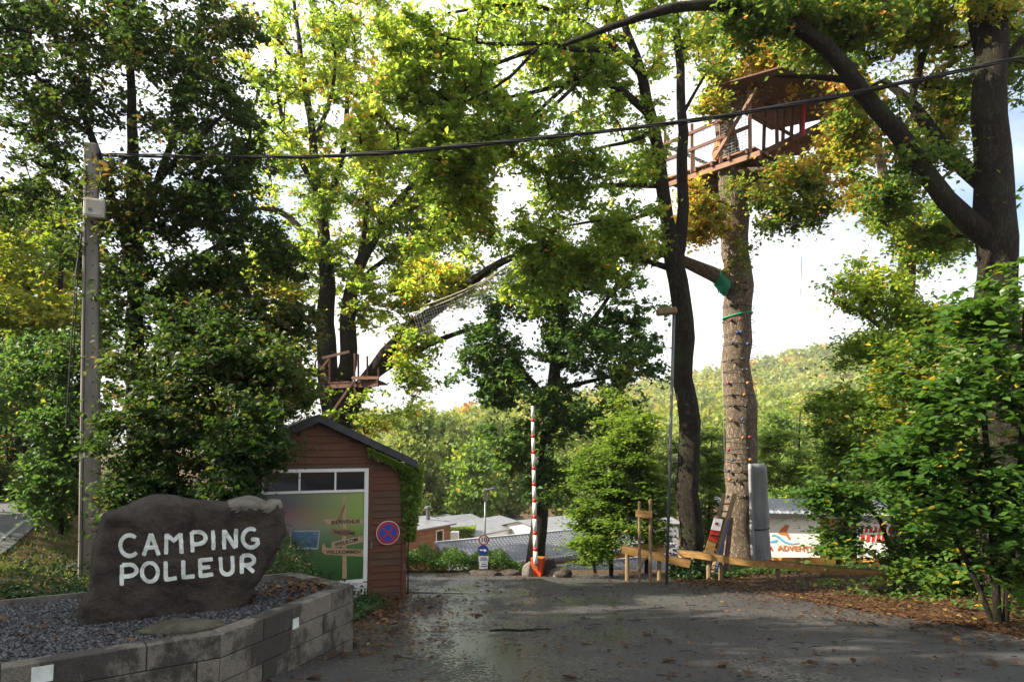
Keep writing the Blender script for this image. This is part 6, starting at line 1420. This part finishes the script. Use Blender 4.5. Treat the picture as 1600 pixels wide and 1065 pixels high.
m = MB(); m.tube([H(0.05, ZB, 0.03), H(0.04, ZB+0.8, 0.035), H(0.06, ZB+1.6, 0.03), H(0.03, zE-0.1, 0.03)], [0.016, 0.012, 0.009, 0.006], 6); m.build('stem', 'bark_twig', iv)
base(iv, H(0.05, ZB))

# fallen leaves and twigs
def scatter_litter():
    rng = np.random.default_rng(17); X = []; Y = []
    x = rng.uniform(-3, 7, 3600); y = 3+15*rng.uniform(0, 1, 3600)**0.8
    dn = noise_np(np.stack([x, y, x*0], 1), 0.7, 4); ok = rng.uniform(-0.5, 0.6, 3600) < dn+0.02; X.append(x[ok]); Y.append(y[ok])
    # thick on the bank
    y = rng.uniform(3, 19, 19000); e = np.where(rng.uniform(0, 1, 19000) < 0.10, -np.abs(rng.normal(0, 0.75, 19000)), rng.exponential(1.6, 19000)-0.25); x = np.array([road_right(b) for b in y])+e; ok = x < 10; X.append(x[ok]); Y.append(y[ok])
    # against the wall and booth
    x = rng.uniform(-2.6, -0.6, 5200); y = rng.uniform(6.3, 12.1, 5200); ok = rng.uniform(0, 1, 5200) < np.exp(-(x+2.1)*1.8)*0.8; X.append(x[ok]); Y.append(y[ok])
    X = np.concatenate(X); Y = np.concatenate(Y); Z = np.array([gz(a, b) for a, b in zip(X, Y)])+0.022+rng.uniform(0, 0.012, len(X))
    ok = np.array([not inpoly(a, b, [wA, wB, wC, wD, eL]) for a, b in zip(X, Y)])
    X, Y, Z = X[ok], Y[ok], Z[ok]
    t = np.clip(rng.normal(0.42, 0.24, len(X)), 0, 1)
    big = rng.uniform(0, 1, len(X)) < 0.06
    sz = np.where(big, 0.11, 0.055)*rng.uniform(0.6, 1.3, len(X))
    tag(linkmesh('fallen_leaves', leaf_mesh('fallen_leaves', np.stack([X, Y, Z], 1), sz, rng, t, up=3.2, hexa=True, aspect=0.75), 'leaf_litter'), 'brown and yellow fallen leaves strewn over drive and bank', 'leaves', kind='stuff')
    # leaves in the planter
    n = 520; x = rng.uniform(-4.6, -1.5, n); y = rng.uniform(4.4, 7.4, n); dd = np.hypot(x+2.15, y-6.75)
    ok = np.array([inpoly(a, b, bedpoly) for a, b in zip(x, y)]) & (rng.uniform(0, 1, n) < np.maximum(0.10, np.exp(-dd*dd*2.2)))
    x, y = x[ok], y[ok]
    x = np.concatenate([x, rng.normal(-2.05, 0.22, 160)]); y = np.concatenate([y, rng.normal(6.75, 0.22, 160)]); ok = np.array([inpoly(a, b, bedpoly) for a, b in zip(x, y)]); x, y = x[ok], y[ok]
    tag(linkmesh('planter_leaves', leaf_mesh('planter_leaves', np.stack([x, y, np.full(len(x), GL+0.03)+rng.uniform(0, 0.03, len(x))], 1), 0.07*rng.uniform(0.6, 1.3, len(x)), rng, np.clip(rng.normal(0.5, 0.22, len(x)), 0, 1), up=3, hexa=True, aspect=0.75), 'leaf_litter'), 'dry orange leaves gathered in the gravel bed corner', 'leaves', kind='stuff')
    # crumbs of bark, acorn and leaf trodden into the asphalt
    n = 9000; x = rng.uniform(-2.6, 6.5, n); y = 3.2+14.5*rng.uniform(0, 1, n)**1.3; dn = noise_np(np.stack([x, y, x*0], 1), 0.9, 8)
    ok = (rng.uniform(-0.55, 0.5, n) < dn) & np.array([on_drive(a, b) and not inpoly(a, b, [wA, wB, wC, wD, eL]) for a, b in zip(x, y)]); x, y = x[ok], y[ok]
    z = np.array([gz(a, b) for a, b in zip(x, y)])+0.022
    tag(linkmesh('drive_debris', leaf_mesh('drive_debris', np.stack([x, y, z], 1), rng.uniform(0.012, 0.035, len(x)), rng, np.clip(rng.normal(0.12, 0.16, len(x)), 0, 1), up=2.0, aspect=0.8), 'leaf_litter'), 'dark crumbs of bark and leaf scattered over the asphalt', 'debris', kind='stuff')
    # twigs
    m = MB(); r = random.Random(6)
    for i in range(170):
        x = r.uniform(-1.2, 5.5); y = r.uniform(4, 14); L = r.uniform(0.04, 0.22); a = r.uniform(0, 6.28); p = Vector((x, y, gz(x, y)+0.026)); q = p+Vector((math.cos(a)*L, math.sin(a)*L, 0)); q.z = gz(q.x, q.y)+0.026
        mid = (p+q)/2+Vector((r.uniform(-0.02, 0.02), r.uniform(-0.02, 0.02), 0.006)); m.tube([p, mid, q], [0.0045, 0.004, 0.0025], 4)
    tag(m.build('fallen_twigs', 'bark_twig'), 'thin broken twigs scattered on the asphalt drive', 'twigs', kind='stuff')
scatter_litter()
br = [P(765, 984, 1), ]
c = onlevel(765, 984, gz(-0.2, 7.6)); d_ = onlevel(862, 982, gz(0.4, 7.6))
m = MB(); m.tube([Vector((c.x+(d_.x-c.x)*f, c.y+(d_.y-c.y)*f+0.03*math.sin(f*9), gz(c.x+(d_.x-c.x)*f, c.y)+0.035)) for f in (0, 0.25, 0.5, 0.75, 1)], [0.012, 0.016, 0.015, 0.012, 0.006], 7)
tag(m.build('fallen_branch', 'bark_twig'), 'longest fallen stick lying across middle of the drive', 'stick')

# ================================================================== TREE HOUSES, ROPES, HOLDS
th = thing('tree_house', 'reddish wooden tree house platform high in the climbing oak', 'tree house')
tz = P(1039, 280, 20.0).z
A_ = P(1039, 280, 20.0); B_ = onlevel(1172, 233, tz); A_.z = B_.z = 0
e1 = (B_-A_); LW = e1.length; e1.normalize(); e2 = Vector((-e1.y, e1.x, 0)); 
if e2.x < 0: e2 = -e2
DW = 2.9
def TQ(u, v, z): return A_+e1*u+e2*v+Vector((0, 0, tz+z))
nb = 15
for k in range(nb):
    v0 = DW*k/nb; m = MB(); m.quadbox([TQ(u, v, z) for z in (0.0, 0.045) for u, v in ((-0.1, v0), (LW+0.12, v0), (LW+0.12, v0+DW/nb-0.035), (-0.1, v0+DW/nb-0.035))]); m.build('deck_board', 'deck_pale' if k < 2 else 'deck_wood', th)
for u in np.linspace(0.05, LW-0.05, 6): m = MB(); m.bar(TQ(u, -0.12, -0.07), TQ(u, DW+0.1, -0.07), 0.07, 0.13); m.build('joist', 'deck_wood', th)
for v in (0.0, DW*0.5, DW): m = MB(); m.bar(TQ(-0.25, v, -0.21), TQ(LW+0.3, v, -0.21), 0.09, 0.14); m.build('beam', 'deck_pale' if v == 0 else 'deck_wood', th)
for u, v, hgt in ((0, 0, 1.5), (LW*0.34, 0, 1.35), (LW*0.68, 0, 1.5), (LW, 0, 2.0), (LW, DW*0.5, 2.1), (LW, DW, 2.2), (0, DW, 1.6), (0, DW*0.5, 1.4)):
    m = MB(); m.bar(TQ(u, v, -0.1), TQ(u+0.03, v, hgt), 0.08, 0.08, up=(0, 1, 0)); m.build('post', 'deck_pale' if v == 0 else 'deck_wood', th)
for (u0, v0, u1, v1, z) in ((0, 0, LW, 0, 1.05), (0, 0, LW, 0, 0.55), (LW, 0, LW, DW, 1.05), (0, 0, 0, DW, 1.05)):
    m = MB(); m.bar(TQ(u0, v0-0.05, z), TQ(u1, v1-0.05, z+0.05), 0.05, 0.09); m.build('rail', 'deck_wood', th)
m = MB(); m.bar(TQ(LW*0.62, -0.08, 0.05), TQ(LW*1.1, -0.08, 1.55), 0.06, 0.09); m.build('brace', 'deck_pale', th)
m = MB()
for i in range(27): u = LW*i/26; m.bar(TQ(u, -0.02, 0.05), TQ(u, -0.02, 1.05), 0.008, 0.008)
for j in range(12): z = 0.08+0.085*j; m.bar(TQ(0, -0.02, z), TQ(LW, -0.02, z), 0.008, 0.008)
m.build('safety_net', 'net', th)
m = MB(); m.tube([TQ(LW*0.60, 0.35, 0.05), TQ(LW*0.60, 0.35, 0.35), TQ(LW*0.62, 0.35, 0.62), TQ(LW*0.62, 0.35, 0.70)], [0.19, 0.24, 0.2, 0.06], 12); m.build('orange_sack', 'orange', th, True)
# roofed half to the right
RW = 2.6
for k in range(9):
    v0 = -0.5+3.8*k/9; u0, u1 = LW*0.60, LW*0.72+2.2; m = MB(); m.quadbox([TQ(u, v, z+dz) for dz in (0, 0.04) for u, v, z in ((u0, v0, 1.92), (u0, v0+0.40, 1.92), (u1, v0+0.40, 1.55), (u1, v0, 1.55))]); m.build('roof_board', 'deck_wood', th)
for k in range(7):
    a = P(1205+k*17, 231-k*7.5, 18.9+0.1*k); b = a+Vector((0.35, 1.5, 0)); m = MB(); m.bar(a, b, 0.30, 0.05); m.build('deck_board', 'deck_wood', th)
m = MB(); m.bar(P(1198, 236, 18.75), P(1318, 178, 19.5), 0.09, 0.16); m.build('beam', 'deck_wood', th)
m = MB(); m.bar(P(1195, 165, 18.9), P(1330, 140, 19.8), 0.07, 0.14); m.build('beam', 'deck_wood', th)
for px, y0, y1 in ((1193, 236, 140), (1223, 222, 150), (1236, 220, 155), (1286, 192, 150)): m = MB(); m.bar(P(px, y0, 18.9), P(px+3, y1, 18.9), 0.08, 0.08, up=(0, 1, 0)); m.build('post', 'deck_wood', th)
for k in range(6):
    a = P(1185+k*26, 150-k*2, 18.7); b = P(1195+k*26, 128-k*3, 21.0); m = MB(); m.bar(a, b, 0.34, 0.04); m.build('roof_board', 'deck_wood', th)
m = MB(); m.tube([P(1256, 160, 18.7), P(1255, 212, 18.7)], 0.045, 8); m.build('red_strap', 'strap_red', th)
base(th, TQ(LW/2, DW/2, -0.3))

# small platform in the left oak
sp = thing('tree_platform', 'small weathered plank platform in the oak behind the booth', 'platform')
pz = P(545, 596, 23.6).z; pa, pb2 = P(498, 597, 24.3), P(592, 597, 23.4)
pa.z = pb2.z = pz
for k in range(6):
    o = Vector((0.02, 0.26*k, 0)); m = MB(); m.bar(pa+o, pb2+o, 0.23, 0.05); m.build('deck_board', 'deck_wood', sp)
m = MB(); m.bar(pa-Vector((0, 0.05, 0.12)), pb2-Vector((0, 0.05, 0.12)), 0.08, 0.15); m.build('beam', 'deck_wood', sp)
m = MB(); m.bar(P(550, 590, 23.5), P(592, 590, 23.3), 0.06, 0.10); m.build('rail', 'deck_pale', sp)
for px, y1 in ((515, 556), (554, 552), (560, 553), (574, 556), (591, 560)): m = MB(); m.bar(P(px, 598, 23.6), P(px, y1, 23.6), 0.06, 0.06, up=(0, 1, 0)); m.build('post', 'deck_pale' if px == 554 else 'deck_wood', sp)
m = MB(); m.bar(P(504, 559, 23.5), P(546, 549, 23.5), 0.05, 0.09); m.build('rail', 'deck_pale', sp)
m = MB(); m.bar(P(513, 652, 23.4), P(552, 596, 23.4), 0.06, 0.08); m.build('brace', 'deck_pale', sp)
m = MB(); m.bar(P(500, 578, 23.5), P(514, 560, 23.5), 0.04, 0.06); m.build('brace', 'deck_pale', sp)
base(sp, pa)

# net bridge between the oaks
nbz = thing('net_bridge', 'rope net walkway slanting up between the two oaks', 'net')
na0, na1 = P(645, 490, 22.6), P(905, 318, 19.5); nb0, nb1 = P(668, 475, 21.6), P(925, 300, 18.8)
for a, b in ((na0, na1), (nb0, nb1)): m = MB(); m.tube([a.lerp(b, f)-Vector((0, 0, 0.5*math.sin(math.pi*f))) for f in np.linspace(0, 1, 9)], 0.020, 6); m.build('hand_rope', 'rope_pale', nbz, True)
m = MB()
for i in range(60):
    f = i/59; s_ = Vector((0, 0, 0.5*math.sin(math.pi*f))); a, b = na0.lerp(na1, f)-s_, nb0.lerp(nb1, f)-s_; c = (a+b)/2-Vector((0, 0, 0.9)); m.tube([a, c, b], 0.0035, 4, False)
for q in np.linspace(0.12, 0.88, 8):
    pp = []
    for f in np.linspace(0, 1, 12):
        s_ = Vector((0, 0, 0.5*math.sin(math.pi*f))); a, b = na0.lerp(na1, f)-s_, nb0.lerp(nb1, f)-s_; c = (a+b)/2-Vector((0, 0, 0.9)); pp.append(a.lerp(c, q*2) if q < 0.5 else c.lerp(b, q*2-1))
    m.tube(pp, 0.0035, 4, False)
m.build('netting', 'net', nbz); base(nbz, na0)

# ropes and holds on the climbing oak
def ring_on_oak(px, py, r, th_, name, label, mat, tilt=0.0, turns=1):
    c = P(px, py, 18.9); m = MB(); pp = []
    for i in range(24*turns+1): a = 2*math.pi*i/24; pp.append(c+Vector((math.cos(a)*r, math.sin(a)*r, tilt*math.cos(a)+0.02*i/24)))
    m.tube(pp, th_, 6); return m
grp = thing('green_sling', 'green webbing sling tied round the oak trunk', 'sling')
ring_on_oak(1152.5, 494, 0.395, 0.03, '', '', '', 0.07).build('loop', 'rope_green', grp, True); base(grp, P(1152, 494, 18.9))
gr2 = thing('green_rope_coil', 'bundle of green rope wound on the oak side limb', 'rope')
for k in range(9):
    c = P(1121+k*1.8, 434+k*2.0, 18.62); m = MB(); m.tube([c+Vector((math.sin(a)*0.06, math.cos(a)*0.24, math.sin(a)*0.2)) for a in np.linspace(0, 6.28, 15)], 0.026, 6); m.build('turn', 'rope_green', gr2, True)
for k in range(5): m = MB(); m.tube([P(1120+k*3, 446, 18.3), P(1123+k*2.6, 458+k % 3, 18.32)], 0.016, 5); m.build('loose_end', 'rope_green', gr2, True)
base(gr2, P(1128, 442, 18.62))
hl = thing('climbing_holds', 'coloured holds on cords strapped round the pale oak trunk', 'climbing holds')
rh_ = random.Random(3); k = 0
for py in (447, 458, 481, 503, 522, 540, 563, 580, 600, 618, 635, 656, 683, 700, 717, 734, 748, 772):
    rr = 0.40+0.06*(py-447)/325+0.03; c = P(1153+3*(py-447)/300, py, 18.9); ti = rh_.uniform(-0.06, 0.06)
    m = MB(); m.tube([c+Vector((math.cos(a)*rr, math.sin(a)*rr, ti*math.cos(a))) for a in np.linspace(0, 2*math.pi, 25)], 0.009, 4); m.build('cord', 'cable', hl)
    for q in range(2):
        a = R(rh_.uniform(-150, -75)) ; hp = c+Vector((math.cos(a)*rr, math.sin(a)*rr, ti*math.cos(a)))
        m = MB(); o_ = Vector((math.cos(a), math.sin(a), -0.2)); m.tube([hp, hp+o_*0.03, hp+o_*0.075], [0.042, 0.046, 0.02], 8); m.build('hold', rh_.choice(['hold_blue', 'hold_red', 'hold_yellow', 'hold_dark', 'hold_dark']), hl, True); k += 1
base(hl, P(1155, 772, 18.9))
for px0, px1, y0, y1, d, lab in ((1128, 1133, 560, 735, 18.3, 'thin pale rope hanging left of the pale oak trunk'), (1253, 1243, 400, 680, 20.5, 'thin pale rope hanging in the open gap, right')):
    m = MB(); m.tube([P(px0, y0, d), P((px0+px1)/2, (y0+y1)/2, d), P(px1, y1, d)], 0.008, 6); tag(m.build('climbing_rope', 'rope_pale', None, True), lab, 'rope')
# ivy at the feet of the dark trunk
rng = np.random.default_rng(19); g = gp(1080, 16.3); n = 1500; a = rng.uniform(0, 6.28, n); zz = np.abs(rng.normal(0, 0.28, n)); rr = 0.42-0.12*np.clip(zz, 0, 1)+rng.uniform(-0.05, 0.12, n)
ivy2 = thing('trunk_ivy', 'small ivy skirt at the foot of the dark trunk', 'ivy')
linkmesh('foliage', leaf_mesh('foliage', np.stack([g.x+np.cos(a)*rr, g.y+np.sin(a)*rr, g.z+zz], 1), 0.08*rng.uniform(0.6, 1.3, n), rng, np.clip(rng.normal(0.35, 0.2, n), 0, 1), up=0.5, aspect=0.8), 'leaf_ground', ivy2); base(ivy2, g)
tris = sum(len(o.data.polygons) for o in bpy.data.objects if o.type == 'MESH'); print('faces', tris, 'objects', len(bpy.data.objects))

# ================================================================== VALLEY AIR
m = MB(); m.box(-760, 760, -80, 900, -60, 110)
hz_ = m.build('haze', None); tag(hz_, 'thin pale haze lying over the whole valley', 'haze', kind='stuff')
hm = bpy.data.materials.new('haze_air'); hm.use_nodes = True; hn_ = hm.node_tree.nodes; hn_.remove(hn_['Principled BSDF'])
pv = hn_.new('ShaderNodeVolumePrincipled'); pv.inputs['Color'].default_value = (0.95, 0.96, 1.0, 1); pv.inputs['Density'].default_value = 0.00032; pv.inputs['Anisotropy'].default_value = 0.2
hm.node_tree.links.new(pv.outputs['Volume'], hn_['Material Output'].inputs['Volume']); hz_.data.materials.append(hm)
